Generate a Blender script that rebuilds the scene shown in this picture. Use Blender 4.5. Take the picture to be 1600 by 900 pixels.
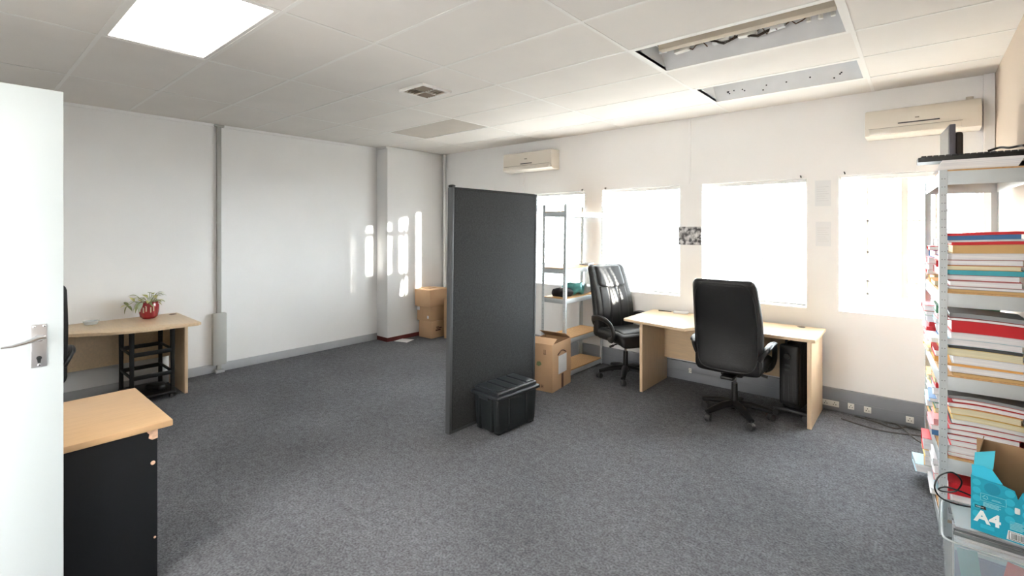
import bpy, bmesh, math, random
from mathutils import Vector, Matrix, noise as mnoise
for o in list(bpy.data.objects): bpy.data.objects.remove(o)
SC = bpy.context.scene
COL = SC.collection
PI = math.pi
# ------------------------------------------------------------------ camera, sky, sun, exposure
YAW = 40.3
cam_d = bpy.data.cameras.new('camera'); cam = bpy.data.objects.new('camera', cam_d); COL.objects.link(cam)
cam.location = (0, 0, 1.6); cam.rotation_euler = (PI/2, 0, math.radians(YAW))
cam_d.sensor_fit = 'HORIZONTAL'; cam_d.sensor_width = 36; cam_d.lens = 36*751/1600
cam_d.shift_y = (357-450)/1600; cam_d.clip_start = 0.02
SC.camera = cam
W = bpy.data.worlds.new('sky'); SC.world = W; W.use_nodes = True
bg = W.node_tree.nodes['Background']; bg.inputs[0].default_value = (0.90, 0.95, 1.0, 1); bg.inputs[1].default_value = 22.0
sun_d = bpy.data.lights.new('sun', 'SUN'); sun = bpy.data.objects.new('sun', sun_d); COL.objects.link(sun)
sun_d.energy = 80; sun_d.color = (1.0, 0.93, 0.84); sun_d.angle = math.radians(1.2)
SUN_TRAVEL = Vector((-1, -0.25, -0.085)).normalized()
sun.rotation_euler = SUN_TRAVEL.to_track_quat('-Z', 'Y').to_euler(); sun.location = (8, 9, 4)
vs = SC.view_settings
vs.view_transform = 'Standard'; vs.look = 'None'; vs.gamma = 1; vs.use_curve_mapping = False
vs.exposure = 0.88
LAMP = 4.0            # diffusers of the seen ceiling light and the added fill panels

# ------------------------------------------------------------------ helpers
def lin(c):
    c = c/255
    return c/12.92 if c <= 0.04045 else ((c+0.055)/1.055)**2.4
def rgb(*c): return (lin(c[0]), lin(c[1]), lin(c[2]), 1)
def mat(name, col, rough=0.5, metal=0.0, var=0.0, vscale=6.0, bump=0.0, bscale=200.0, stretch=(1, 1, 1), spec=0.5, coat=0.0, emit=None, estr=0):
    m = bpy.data.materials.new(name); m.use_nodes = True
    nt = m.node_tree; p = nt.nodes['Principled BSDF']
    c = rgb(*col)
    p.inputs['Base Color'].default_value = c
    p.inputs['Roughness'].default_value = rough; p.inputs['Metallic'].default_value = metal
    p.inputs['Specular IOR Level'].default_value = spec; p.inputs['Coat Weight'].default_value = coat
    if emit:
        p.inputs['Emission Color'].default_value = emit; p.inputs['Emission Strength'].default_value = estr
    tc = nt.nodes.new('ShaderNodeTexCoord'); mp = nt.nodes.new('ShaderNodeMapping'); mp.inputs['Scale'].default_value = stretch
    nt.links.new(tc.outputs['Object'], mp.inputs['Vector'])
    if var > 0:
        n = nt.nodes.new('ShaderNodeTexNoise'); n.inputs['Scale'].default_value = vscale; n.inputs['Detail'].default_value = 4
        nt.links.new(mp.outputs[0], n.inputs['Vector'])
        r = nt.nodes.new('ShaderNodeValToRGB')
        r.color_ramp.elements[0].position = 0.3; r.color_ramp.elements[1].position = 0.7
        r.color_ramp.elements[0].color = tuple(max(0, k*(1-var)) for k in c[:3])+(1,)
        r.color_ramp.elements[1].color = tuple(min(1, k*(1+var)) for k in c[:3])+(1,)
        nt.links.new(n.outputs['Fac'], r.inputs[0]); nt.links.new(r.outputs[0], p.inputs['Base Color'])
    if bump > 0:
        n2 = nt.nodes.new('ShaderNodeTexNoise'); n2.inputs['Scale'].default_value = bscale; n2.inputs['Detail'].default_value = 3
        nt.links.new(mp.outputs[0], n2.inputs['Vector'])
        b = nt.nodes.new('ShaderNodeBump'); b.inputs['Strength'].default_value = bump; b.inputs['Distance'].default_value = 0.01
        nt.links.new(n2.outputs['Fac'], b.inputs['Height']); nt.links.new(b.outputs[0], p.inputs['Normal'])
    return m

class MB:
    """collects shapes into one mesh"""
    def __init__(s): s.bm = bmesh.new(); s.mi = 0
    def _new(s, verts, faces):
        vs_ = [s.bm.verts.new(v) for v in verts]; out = []
        for f in faces:
            try:
                fc = s.bm.faces.new([vs_[i] for i in f]); fc.material_index = s.mi; out.append(fc)
            except ValueError: pass
        return vs_, out
    def box(s, x0, x1, y0, y1, z0, z1, bev=0.0, M=None):
        v = [(x, y, z) for x in (x0, x1) for y in (y0, y1) for z in (z0, z1)]
        if M is not None: v = [M @ Vector(p) for p in v]
        f = [(0, 1, 3, 2), (4, 6, 7, 5), (0, 4, 5, 1), (2, 3, 7, 6), (0, 2, 6, 4), (1, 5, 7, 3)]
        vv, ff = s._new(v, f)
        if bev > 0:
            ed = list({e for q in ff for e in q.edges})
            r = bmesh.ops.bevel(s.bm, geom=ed, offset=bev, segments=2, affect='EDGES', profile=0.5)
            for q in r['faces']: q.material_index = s.mi
        return s
    def prism(s, poly, a0, a1, axis='z', bev=0.0):
        n = len(poly)
        mk = {'z': lambda p, a: (p[0], p[1], a), 'x': lambda p, a: (a, p[0], p[1]), 'y': lambda p, a: (p[0], a, p[1])}[axis]
        v = [mk(p, a0) for p in poly]+[mk(p, a1) for p in poly]
        f = [tuple(range(n-1, -1, -1)), tuple(range(n, 2*n))]+[(i, (i+1) % n, n+(i+1) % n, n+i) for i in range(n)]
        vv, ff = s._new(v, f)
        if bev > 0:
            ed = list({e for q in ff[:2] for e in q.edges})
            r = bmesh.ops.bevel(s.bm, geom=ed, offset=bev, segments=2, affect='EDGES', profile=0.5)
            for q in r['faces']: q.material_index = s.mi
        return s
    def tube(s, pts, r, seg=8, closed=False, flat=1.0, rad=None, up=(0, 0, 1)):
        pts = [Vector(p) for p in pts]; n = len(pts); rings = []
        prev = None
        for i, p in enumerate(pts):
            if closed: t = pts[(i+1) % n]-pts[i-1]
            else: t = pts[min(i+1, n-1)]-pts[max(i-1, 0)]
            t.normalize()
            if prev is None:
                a = Vector(up)
                if abs(a.dot(t)) > 0.95: a = Vector((1, 0, 0)) if abs(t.x) < 0.9 else Vector((0, 1, 0))
                nrm = (a-t*a.dot(t)).normalized()
            else: nrm = (prev-t*prev.dot(t)).normalized()
            prev = nrm; bi = t.cross(nrm)
            rr = rad[i] if rad else r
            rings.append([p+nrm*(math.cos(2*PI*k/seg)*rr*flat)+bi*(math.sin(2*PI*k/seg)*rr) for k in range(seg)])
        v = [q for ring in rings for q in ring]; f = []
        m = n if closed else n-1
        for i in range(m):
            for k in range(seg):
                j = (i+1) % n
                f.append((i*seg+k, i*seg+(k+1) % seg, j*seg+(k+1) % seg, j*seg+k))
        if not closed:
            f.append(tuple(range(seg-1, -1, -1))); f.append(tuple((n-1)*seg+k for k in range(seg)))
        s._new(v, f); return s
    def cyl(s, p0, p1, r0, r1=None, seg=16):
        r1 = r0 if r1 is None else r1
        return s.tube([p0, p1], r0, seg, rad=[r0, r1])
    def lathe(s, prof, c=(0, 0, 0), seg=20, axis='z'):
        v = []; f = []; n = len(prof)
        for k in range(seg):
            a = 2*PI*k/seg
            for (r, z) in prof:
                q = (r*math.cos(a), r*math.sin(a), z)
                if axis == 'x': q = (q[2], q[0], q[1])
                if axis == 'y': q = (q[0], q[2], q[1])
                v.append((c[0]+q[0], c[1]+q[1], c[2]+q[2]))
        for k in range(seg):
            j = (k+1) % seg
            for i in range(n-1): f.append((k*n+i, j*n+i, j*n+i+1, k*n+i+1))
        f.append(tuple(k*n for k in range(seg-1, -1, -1))); f.append(tuple(k*n+n-1 for k in range(seg)))
        s._new(v, f); return s
    def rbox(s, half, r, seg=10, deform=None, c=(0, 0, 0)):
        """rounded padded block; deform maps a point (and its -1..1 coordinates) to a new point"""
        h = Vector(half); st = [math.sin(PI/2*(2*i/seg-1)) for i in range(seg+1)]
        idx = {}; v = []; f = []
        def vid(a, b, cc):
            k = (a, b, cc)
            if k in idx: return idx[k]
            u = Vector((st[a], st[b], st[cc])); p = Vector((u.x*h.x, u.y*h.y, u.z*h.z))
            q = Vector([max(-h[i]+r, min(h[i]-r, p[i])) for i in range(3)])
            d = p-q
            if d.length > 1e-9: p = q+d.normalized()*r
            if deform: p = Vector(deform(p, u))
            idx[k] = len(v); v.append((p.x+c[0], p.y+c[1], p.z+c[2])); return idx[k]
        for i in range(seg):
            for j in range(seg):
                for e in (0, seg):
                    a = [vid(e, i, j), vid(e, i+1, j), vid(e, i+1, j+1), vid(e, i, j+1)]
                    f.append(tuple(a if e else a[::-1]))
                    a = [vid(i, e, j), vid(i+1, e, j), vid(i+1, e, j+1), vid(i, e, j+1)]
                    f.append(tuple(a[::-1] if e else a))
                    a = [vid(i, j, e), vid(i+1, j, e), vid(i+1, j+1, e), vid(i, j+1, e)]
                    f.append(tuple(a if e else a[::-1]))
        s._new(v, f); return s
    def grid(s, fn, nu, nv):
        v = [fn(i/nu, j/nv) for i in range(nu+1) for j in range(nv+1)]
        f = [(i*(nv+1)+j, (i+1)*(nv+1)+j, (i+1)*(nv+1)+j+1, i*(nv+1)+j+1) for i in range(nu) for j in range(nv)]
        s._new(v, f); return s
    def build(s, name, mats, parent=None, loc=None, rot=None, ang=35, xf=None, fixn=True):
        if xf is not None: bmesh.ops.transform(s.bm, matrix=xf, verts=s.bm.verts)
        if fixn: bmesh.ops.recalc_face_normals(s.bm, faces=s.bm.faces)
        me = bpy.data.meshes.new(name); s.bm.to_mesh(me); s.bm.free()
        if not isinstance(mats, (list, tuple)): mats = [mats]
        for m in mats: me.materials.append(m)
        for p in me.polygons: p.use_smooth = True
        me.set_sharp_from_angle(angle=math.radians(ang))
        o = bpy.data.objects.new(name, me); COL.objects.link(o)
        if parent: o.parent = parent
        if loc: o.location = loc
        if rot: o.rotation_euler = rot
        return o
def tag(o, label=None, cat=None, group=None, kind=None):
    if label: o['label'] = label
    if cat: o['category'] = cat
    if group: o['group'] = group
    if kind: o['kind'] = kind
    return o
def thing(name, label, cat, loc=(0, 0, 0), rz=0.0, group=None):
    o = bpy.data.objects.new(name, None); COL.objects.link(o); o.empty_display_size = 0.05
    o.location = loc; o.rotation_euler = (0, 0, math.radians(rz)); return tag(o, label, cat, group)
def struct(o): o['kind'] = 'structure'; return o
KIDS = {}
def children(o): return [c for c in bpy.data.objects if c.parent == o]
def copy_tree(o, parent=None):
    c = o.copy(); COL.objects.link(c)
    if parent: c.parent = parent
    for ch in children(o): copy_tree(ch, c)
    return c
def text_mesh(txt, size, depth, m, name, parent, loc, rot, bold=0.0):
    cu = bpy.data.curves.new('lettering', 'FONT'); cu.body = txt; cu.size = size; cu.extrude = depth; cu.offset = bold
    t = bpy.data.objects.new('lettering', cu); COL.objects.link(t)
    me = bpy.data.meshes.new_from_object(t.evaluated_get(bpy.context.evaluated_depsgraph_get()))
    bpy.data.objects.remove(t); bpy.data.curves.remove(cu)
    me.materials.clear(); me.materials.append(m)
    o = bpy.data.objects.new(name, me); COL.objects.link(o); o.parent = parent; o.location = loc; o.rotation_euler = rot
    return o

# ------------------------------------------------------------------ materials
M = {}
M['wall'] = mat('white wall paint', (246, 246, 246), 0.75, var=0.02, vscale=1.5, bump=0.04, bscale=60)
M['wall_cream'] = mat('cream wall paint', (188, 172, 156), 0.75, var=0.02, vscale=1.5, bump=0.04, bscale=60)
M['tile'] = mat('ceiling tile', (230, 226, 221), 0.85, var=0.03, vscale=2.0, bump=0.06, bscale=150)
M['tbar'] = mat('ceiling grid enamel', (234, 232, 228), 0.45)
M['skirt'] = mat('light grey skirting', (176, 178, 182), 0.55, var=0.05, vscale=4)
M['duct'] = mat('grey power skirting', (128, 131, 138), 0.5, var=0.08, vscale=3)
M['pole'] = mat('grey conduit', (168, 168, 164), 0.45, var=0.05, vscale=5)
M['sleeve'] = mat('grey plastic sleeve', (178, 178, 174), 0.4, var=0.05, vscale=7)
M['door'] = mat('white door enamel', (204, 212, 214), 0.35)
M['red_base'] = mat('dark red floor paint', (92, 36, 34), 0.6)
M['beech'] = mat('beech laminate', (224, 197, 162), 0.32, var=0.07, vscale=5, stretch=(1.2, 14, 14))
M['beech_v'] = mat('beech laminate upright', (222, 194, 160), 0.36, var=0.07, vscale=5, stretch=(12, 12, 1.0))
M['oak'] = mat('honey beech desk top', (196, 160, 120), 0.36, var=0.05, vscale=5, stretch=(10, 1.2, 10))
M['edge'] = mat('beech edge strip', (206, 166, 116), 0.4)
M['black_panel'] = mat('black melamine', (17, 19, 22), 0.55, var=0.12, vscale=3, bump=0.03, spec=0.25)
M['chip'] = mat('bare chipboard', (205, 168, 142), 0.9, var=0.2, vscale=60)
M['fabric'] = mat('charcoal screen fabric', (58, 59, 60), 0.95, var=0.25, vscale=90, bump=0.35, bscale=350, spec=0.2)
M['fabric_edge'] = mat('dark grey edge trim', (66, 68, 70), 0.6)
M['tub'] = mat('black tub plastic', (26, 30, 32), 0.38, var=0.1, vscale=5, bump=0.06, bscale=120)
M['lid'] = mat('black lid plastic', (38, 41, 45), 0.36, var=0.1, vscale=5, bump=0.06, bscale=120)
M['leather'] = mat('black leather', (15, 15, 17), 0.48, var=0.15, vscale=9, bump=0.12, bscale=140)
M['blackp'] = mat('black plastic', (11, 11, 12), 0.42)
M['darkp'] = mat('dark grey plastic', (48, 48, 50), 0.5)
M['chrome'] = mat('chrome', (205, 205, 208), 0.18, metal=1)
M['satin'] = mat('satin metal', (200, 200, 203), 0.33, metal=0.85)
M['galv'] = mat('galvanised steel', (204, 211, 215), 0.42, metal=0.2, var=0.06, vscale=8)
M['galv_d'] = mat('galvanised steel dull', (158, 164, 166), 0.45, metal=0.35, var=0.08, vscale=8)
M['hole'] = mat('slot shadow grey', (110, 116, 122), 0.8)
M['board'] = mat('particle board', (206, 164, 114), 0.75, var=0.14, vscale=70)
M['card'] = mat('brown cardboard', (190, 155, 120), 0.85, var=0.05, vscale=5, bump=0.03, bscale=60)
M['card_d'] = mat('brown cardboard inside', (170, 138, 104), 0.9, var=0.05, vscale=5)
M['print'] = mat('dark brown print', (92, 62, 46), 0.8)
M['green_print'] = mat('green print', (120, 134, 92), 0.8)
M['paper'] = mat('white paper', (240, 240, 240), 0.8)
M['label'] = mat('grey white label', (224, 226, 230), 0.7, var=0.04, vscale=20)
M['tape'] = mat('packing tape', (172, 128, 88), 0.3)
M['ac'] = mat('cream white plastic', (220, 212, 200), 0.28, coat=0.3)
M['ac_d'] = mat('cream plastic shade line', (150, 142, 130), 0.4)
M['slit'] = mat('dark grey display', (70, 70, 72), 0.3)
M['frame'] = mat('cream window steel', (236, 232, 222), 0.4)
M['blind'] = mat('white blind slat', (226, 225, 223), 0.45)
M['tray'] = mat('white enamel tray', (226, 228, 230), 0.45, var=0.05, vscale=6)
M['tray_in'] = mat('dusty beige tray wall', (190, 178, 160), 0.7, var=0.08, vscale=5)
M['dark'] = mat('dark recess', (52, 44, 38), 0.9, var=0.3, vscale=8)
M['wire'] = mat('brown wire', (96, 72, 52), 0.6)
M['vent_d'] = mat('vent shadow grey', (128, 116, 104), 0.8)
M['old_diff'] = mat('grey unlit diffuser', (184, 176, 166), 0.5, var=0.03, vscale=5)
M['redpot'] = mat('glossy red glaze', (150, 26, 34), 0.2, coat=0.5, var=0.1, vscale=8)
M['cream'] = mat('cream glaze', (220, 196, 170), 0.4)
M['leaf'] = mat('dusty green leaf', (150, 160, 112), 0.55, var=0.3, vscale=25)
M['leaf_y'] = mat('pale yellow green leaf', (204, 202, 136), 0.55, var=0.2, vscale=25)
M['leaf_w'] = mat('silver green leaf', (200, 206, 188), 0.55, var=0.2, vscale=25)
M['soil'] = mat('soil', (64, 46, 36), 1)
M['lcd'] = mat('grey screen', (124, 122, 118), 0.5)
M['bezel'] = mat('silver grey bezel', (92, 90, 98), 0.4)
M['mon_back'] = mat('dark monitor shell', (58, 52, 48), 0.5)
M['teal'] = mat('teal carton print', (18, 160, 190), 0.5, var=0.06, vscale=10)
M['teal_l'] = mat('light teal print', (44, 184, 210), 0.5)
M['cyan'] = mat('bright cyan print', (20, 186, 222), 0.5)
M['teal_d'] = mat('deep teal print', (14, 142, 172), 0.5)
M['ink'] = mat('black ink', (30, 34, 38), 0.6)
M['white_ink'] = mat('white ink', (245, 247, 247), 0.6)
M['pale_ink'] = mat('pale blue ink', (150, 214, 222), 0.6)
M['cable'] = mat('dark grey cable', (70, 68, 66), 0.6)
M['cable_b'] = mat('black cable', (16, 16, 16), 0.4)
M['socket'] = mat('white socket plastic', (222, 220, 214), 0.4)
M['bag'] = mat('teal plastic bag', (92, 172, 172), 0.35, var=0.3, vscale=18)
M['bag_w'] = mat('clear grey plastic wrap', (178, 184, 180), 0.3, var=0.2, vscale=14)
M['pink'] = mat('faded pink card', (214, 150, 140), 0.7)
FC = dict(red=(204, 34, 44), darkred=(150, 28, 36), blue=(66, 116, 166), teal=(66, 166, 182), tan=(206, 168, 112), yellow=(236, 210, 130), orange=(232, 172, 96),
          white=(238, 238, 242), grey=(150, 154, 158), pink=(214, 150, 152), green=(92, 152, 118), lightblue=(170, 206, 220), dark=(66, 66, 70))
for k, c in FC.items(): M['f_'+k] = mat(k+' file card', c, 0.55, var=0.05, vscale=8)
def sheets(name, c):
    return mat(name, c, 0.8, var=0.16, vscale=14, stretch=(0.25, 0.25, 28))
M['sheets'] = sheets('stacked sheet edges', (240, 240, 247)); M['sheets_y'] = sheets('yellowed sheet edges', (228, 220, 190))
# carpet
def carpet():
    m = mat('grey carpet', (96, 97, 101), 1.0, spec=0.1)
    nt = m.node_tree; p = nt.nodes['Principled BSDF']; L = nt.links
    tc = nt.nodes['Texture Coordinate']
    def nz(s, d, lo, hi, a, b):
        n = nt.nodes.new('ShaderNodeTexNoise'); n.inputs['Scale'].default_value = s; n.inputs['Detail'].default_value = d
        L.new(tc.outputs['Object'], n.inputs['Vector'])
        r = nt.nodes.new('ShaderNodeMapRange'); r.inputs[1].default_value = lo; r.inputs[2].default_value = hi
        r.inputs[3].default_value = a; r.inputs[4].default_value = b
        L.new(n.outputs['Fac'], r.inputs[0]); return n, r
    n1, r1 = nz(85, 3, 0.3, 0.7, 0.6, 1.4)
    n2, r2 = nz(1.1, 4, 0.3, 0.7, 0.82, 1.18)
    n3, r3 = nz(22, 4, 0.3, 0.7, 0.82, 1.18)
    a = nt.nodes.new('ShaderNodeMath'); a.operation = 'MULTIPLY'; L.new(r1.outputs[0], a.inputs[0]); L.new(r2.outputs[0], a.inputs[1])
    b = nt.nodes.new('ShaderNodeMath'); b.operation = 'MULTIPLY'; L.new(a.outputs[0], b.inputs[0]); L.new(r3.outputs[0], b.inputs[1])
    # shade painted into the carpet: darker band from the desk into the room
    sx = nt.nodes.new('ShaderNodeSeparateXYZ'); L.new(tc.outputs['Object'], sx.inputs[0])
    def band(out, c0, w):
        s1 = nt.nodes.new('ShaderNodeMath'); s1.operation = 'SUBTRACT'; L.new(out, s1.inputs[0]); s1.inputs[1].default_value = c0
        s2 = nt.nodes.new('ShaderNodeMath'); s2.operation = 'ABSOLUTE'; L.new(s1.outputs[0], s2.inputs[0])
        s3 = nt.nodes.new('ShaderNodeMapRange'); s3.interpolation_type = 'SMOOTHSTEP'
        s3.inputs[1].default_value = w-0.04; s3.inputs[2].default_value = w+0.04; s3.inputs[3].default_value = 1; s3.inputs[4].default_value = 0
        L.new(s2.outputs[0], s3.inputs[0]); return s3
    bx = band(sx.outputs[0], -1.35, 0.38); by = band(sx.outputs[1], 4.0, 0.75)
    mm = nt.nodes.new('ShaderNodeMath'); mm.operation = 'MULTIPLY'; L.new(bx.outputs[0], mm.inputs[0]); L.new(by.outputs[0], mm.inputs[1])
    dk = nt.nodes.new('ShaderNodeMapRange'); dk.inputs[3].default_value = 1.0; dk.inputs[4].default_value = 0.95; L.new(mm.outputs[0], dk.inputs[0])
    b2 = nt.nodes.new('ShaderNodeMath'); b2.operation = 'MULTIPLY'; L.new(b.outputs[0], b2.inputs[0]); L.new(dk.outputs[0], b2.inputs[1])
    v = nt.nodes.new('ShaderNodeVectorMath'); v.operation = 'SCALE'; v.inputs[0].default_value = rgb(101, 102, 106)[:3]
    L.new(b2.outputs[0], v.inputs['Scale']); L.new(v.outputs[0], p.inputs['Base Color'])
    bp = nt.nodes.new('ShaderNodeBump'); bp.inputs['Strength'].default_value = 0.5; bp.inputs['Distance'].default_value = 0.01
    L.new(n1.outputs['Fac'], bp.inputs['Height']); L.new(bp.outputs[0], p.inputs['Normal'])
    return m
M['carpet'] = carpet()
def glassy(name, tint, gloss=0.08, cloud=0.0):
    m = bpy.data.materials.new(name); m.use_nodes = True; nt = m.node_tree; nt.nodes.clear()
    o = nt.nodes.new('ShaderNodeOutputMaterial'); t = nt.nodes.new('ShaderNodeBsdfTransparent'); t.inputs[0].default_value = tint
    g = nt.nodes.new('ShaderNodeBsdfGlossy'); g.inputs['Roughness'].default_value = 0.08 if cloud == 0 else 0.25
    x = nt.nodes.new('ShaderNodeMixShader'); x.inputs[0].default_value = gloss
    nt.links.new(t.outputs[0], x.inputs[1]); nt.links.new(g.outputs[0], x.inputs[2]); last = x
    if cloud > 0:
        d = nt.nodes.new('ShaderNodeBsdfDiffuse'); d.inputs[0].default_value = (0.8, 0.83, 0.85, 1)
        y = nt.nodes.new('ShaderNodeMixShader'); y.inputs[0].default_value = cloud
        nt.links.new(x.outputs[0], y.inputs[1]); nt.links.new(d.outputs[0], y.inputs[2]); last = y
    nt.links.new(last.outputs[0], o.inputs[0]); return m
M['glass'] = glassy('window glass', (0.96, 0.98, 0.98, 1), 0.05)
M['clear'] = glassy('cloudy clear plastic', (0.93, 0.96, 0.97, 1), 0.10, 0.22)
M['clear_rim'] = glassy('cloudy clear plastic rim', (0.92, 0.95, 0.96, 1), 0.12, 0.34)
def lampmat():
    m = bpy.data.materials.new('lit diffuser'); m.use_nodes = True; nt = m.node_tree; nt.nodes.clear()
    o = nt.nodes.new('ShaderNodeOutputMaterial'); e = nt.nodes.new('ShaderNodeEmission')
    e.inputs[0].default_value = (1, 0.97, 0.90, 1); e.inputs[1].default_value = LAMP
    nt.links.new(e.outputs[0], o.inputs[0]); return m
M['lamp'] = lampmat()

# ------------------------------------------------------------------ room shell
XL, XR, YN, YF, H = -5.98, 0.43, -0.62, 5.08, 2.76
PX, PY = -5.72, 4.03          # corner pier
WIN = [(-4.07, -3.14), (-2.89, -1.955), (-1.72, -0.785), (-0.54, 0.349)]
WZ0, WZ1, WT = 0.87, 2.06, 0.11
struct(MB().box(XL-0.15, XR+0.15, YN-0.15, YF+0.2, -0.08, 0).build('floor', M['carpet']))
struct(MB().box(XL-0.15, XL, YN-0.15, YF+0.2, 0, H+0.3).build('wall_left', M['wall']))
struct(MB().box(XR, XR+0.15, YN-0.15, YF+0.2, 0, H+0.3).build('wall_right', M['wall_cream']))
b = MB()
xs = [XL-0.15]+[v for w in WIN for v in w]+[XR+0.15]
for i in range(0, len(xs)-1):
    if i % 2 == 0: b.box(xs[i], xs[i+1], YF, YF+WT, 0, H+0.3)
    else:
        b.box(xs[i], xs[i+1], YF, YF+WT, 0, WZ0); b.box(xs[i], xs[i+1], YF, YF+WT, WZ1, H+0.3)
struct(b.build('wall_back', M['wall']))
DX0, DX1 = -2.56, -1.68      # doorway in the wall behind the camera
struct(MB().box(XL-0.15, DX0-0.06, YN-0.15, YN, 0, H+0.3).box(DX1, XR+0.15, YN-0.15, YN, 0, H+0.3).box(DX0-0.06, DX1, YN-0.15, YN, 2.15, H+0.3).build('wall_front', M['wall']))
struct(MB().box(XL, PX, PY, YF, 0.05, H, bev=0.012).build('trim_1', M['wall']))
struct(MB().box(XL+0.001, PX+0.003, PY-0.004, YF, 0.0, 0.055).build('trim_2', M['red_base']))
# ceiling of tiles with holes for the open light trays
GX = [-6.05, -4.90, -3.75, -2.60, -1.45, -0.30, 0.50]
GY = [-0.75, -0.544, 0.027, 0.598, 1.169, 1.740, 2.311, 2.882, 3.453, 4.024, 4.595, 5.15]
HOLES = {(-1.45, 2.882), (-1.45, 4.024), (-3.75, 0.598), (-1.45, 0.598), (-4.90, 3.453), (-1.45, -0.544), (-3.75, -0.544)}
b = MB()
for i in range(len(GX)-1):
    for j in range(len(GY)-1):
        if (GX[i], GY[j]) in HOLES: continue
        b.box(GX[i], GX[i+1], GY[j], GY[j+1], H, H+0.015)
b.box(XL-0.15, XR+0.15, YN-0.15, YF+0.2, H+0.29, H+0.31)
struct(b.build('ceiling', M['tile']))
b = MB()
for x in GX[1:-1]: b.box(x-0.011, x+0.011, YN, YF, H-0.0028, H-0.0005)
for y in GY[1:-1]:
    for i in range(len(GX)-1): b.box(max(GX[i]+0.011, XL), min(GX[i+1]-0.011, XR), y-0.011, y+0.011, H-0.0028, H-0.0005)
struct(b.build('trim_3', M['tbar']))
b = MB().box(XL, XL+0.02, YN, PY, H-0.03, H-0.001).box(XL+0.02, PX, PY-0.02, PY, H-0.03, H-0.001)
struct(b.build('trim_4', M['wall']))
struct(MB().box(XL, XL+0.016, YN, PY-0.004, 0, 0.095, bev=0.004).build('baseboard_left', M['skirt']))
b = MB().box(PX+0.004, XR, YF-0.035, YF, 0, 0.195, bev=0.006)
b.box(PX+0.004, XR, YF-0.039, YF-0.034, 0.095, 0.10)
struct(b.build('baseboard_back', M['duct']))
# ---- windows (steel casements)
for k, (a, c) in enumerate(WIN):
    w = bpy.data.objects.new('window_%d' % (k+1), None); COL.objects.link(w); w['kind'] = 'structure'
    w.location = ((a+c)/2, YF+0.09, WZ0); hw = (c-a)/2; hh = WZ1-WZ0
    f = MB(); t = 0.022
    f.box(-hw, hw, -0.015, 0.015, 0, t).box(-hw, hw, -0.015, 0.015, hh-t, hh).box(-hw, -hw+t, -0.015, 0.015, t, hh-t).box(hw-t, hw, -0.015, 0.015, t, hh-t)
    if k in (2, 3):
        mx = 0.05 if k == 2 else -0.0
        f.box(mx-0.022, mx+0.022, -0.018, 0.018, t, hh-t)
        f.box(mx+0.19, mx+0.205, -0.01, 0.01, t, hh-t)
        f.box(mx+0.205, hw-t, -0.01, 0.01, hh*0.73, hh*0.73+0.014)
        if k == 3:
            f.box(-hw+0.19, -hw+0.205, -0.01, 0.01, t, hh-t)
            for z in (0.16, 0.27, 0.52, 0.79): f.box(-hw+t, mx-0.022, -0.01, 0.01, z, z+0.012); f.box(mx+0.022, mx+0.19, -0.01, 0.01, z, z+0.012)
    else:
        f.box(0.02, 0.05, -0.015, 0.015, t, hh-t)
    f.build('window_frame', M['frame'], w)
    MB().box(-hw+t, hw-t, -0.002, 0.002, t, hh-t).build('window_pane', M['glass'], w)
    MB().prism([(-0.09, -0.0), (-0.09, 0.004), (-0.016, 0.010), (-0.016, 0.0)], -hw, hw, 'x').build('window_sill', M['wall'], w)
    if k in (2, 3):
        h_ = MB().tube([(mx, -0.02, 0.5), (mx, -0.04, 0.5), (mx+0.01, -0.045, 0.49), (mx+0.06, -0.045, 0.40)], 0.006)
        h_.build('window_catch', M['satin'], w)
# ---- the open door at the left edge of the picture
d = bpy.data.objects.new('door_1', None); COL.objects.link(d); d['kind'] = 'structure'; d.location = (-2.56, YN, 0)
DL = 0.30-YN
MB().box(-0.04, 0, 0.01, DL, 0.008, 2.135, bev=0.002).build('door_leaf', M['door'], d)
hz, hy = 1.185, DL-0.069
b = MB().box(0.0, 0.004, hy-0.022, hy+0.022, hz-0.113, hz+0.05, bev=0.0018)
b.mi = 1
b.prism([(hy-0.004, hz-0.097), (hy-0.006, hz-0.08), (hy+0.006, hz-0.08), (hy+0.004, hz-0.097)], 0.0035, 0.0044, 'x').cyl((0.0035, hy, hz-0.078), (0.0044, hy, hz-0.078), 0.008, seg=12)
b.mi = 2
for yy, zz in ((-0.014, 0.042), (0.014, 0.042), (0, -0.104)): b.lathe([(0.0, 0.0055), (0.003, 0.005), (0.005, 0.0035)], (0, hy+yy, hz+zz), 10, 'x')
b.build('handle_plate', [M['satin'], M['ink'], M['chrome']], d)
b = MB().cyl((0.003, hy, hz), (0.03, hy, hz), 0.013, 0.011).tube([(0.034, hy+0.012, hz+0.004), (0.042, hy-0.01, hz+0.002), (0.046, hy-0.04, hz-0.008), (0.046, hy-0.075, hz-0.015), (0.044, hy-0.102, hz-0.015)], 0.009, 10, flat=0.8, rad=[0.012, 0.012, 0.009, 0.007, 0.005])
b.build('lever_handle', M['chrome'], d)
b = MB().box(DX0-0.06, DX0-0.0, YN-0.16, YN+0.01, 0, 2.2).box(DX1, DX1+0.06, YN-0.16, YN+0.01, 0, 2.2).box(DX0, DX1, YN-0.16, YN+0.01, 2.14, 2.2)
b.build('door_frame', M['door'], d, loc=(2.56, -YN, 0))
# ---- unseen corridor added beyond the doorway to cut the daylight coming in
struct(MB().box(-6, 3, -2.3, YN-0.15, -0.08, 0).build('trim_6', M['carpet']))
struct(MB().box(-6, 3, -2.4, -2.3, 0, H).box(-6, 3, -2.4, YN-0.15, H, H+0.05).build('trim_7', M['wall']))
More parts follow.
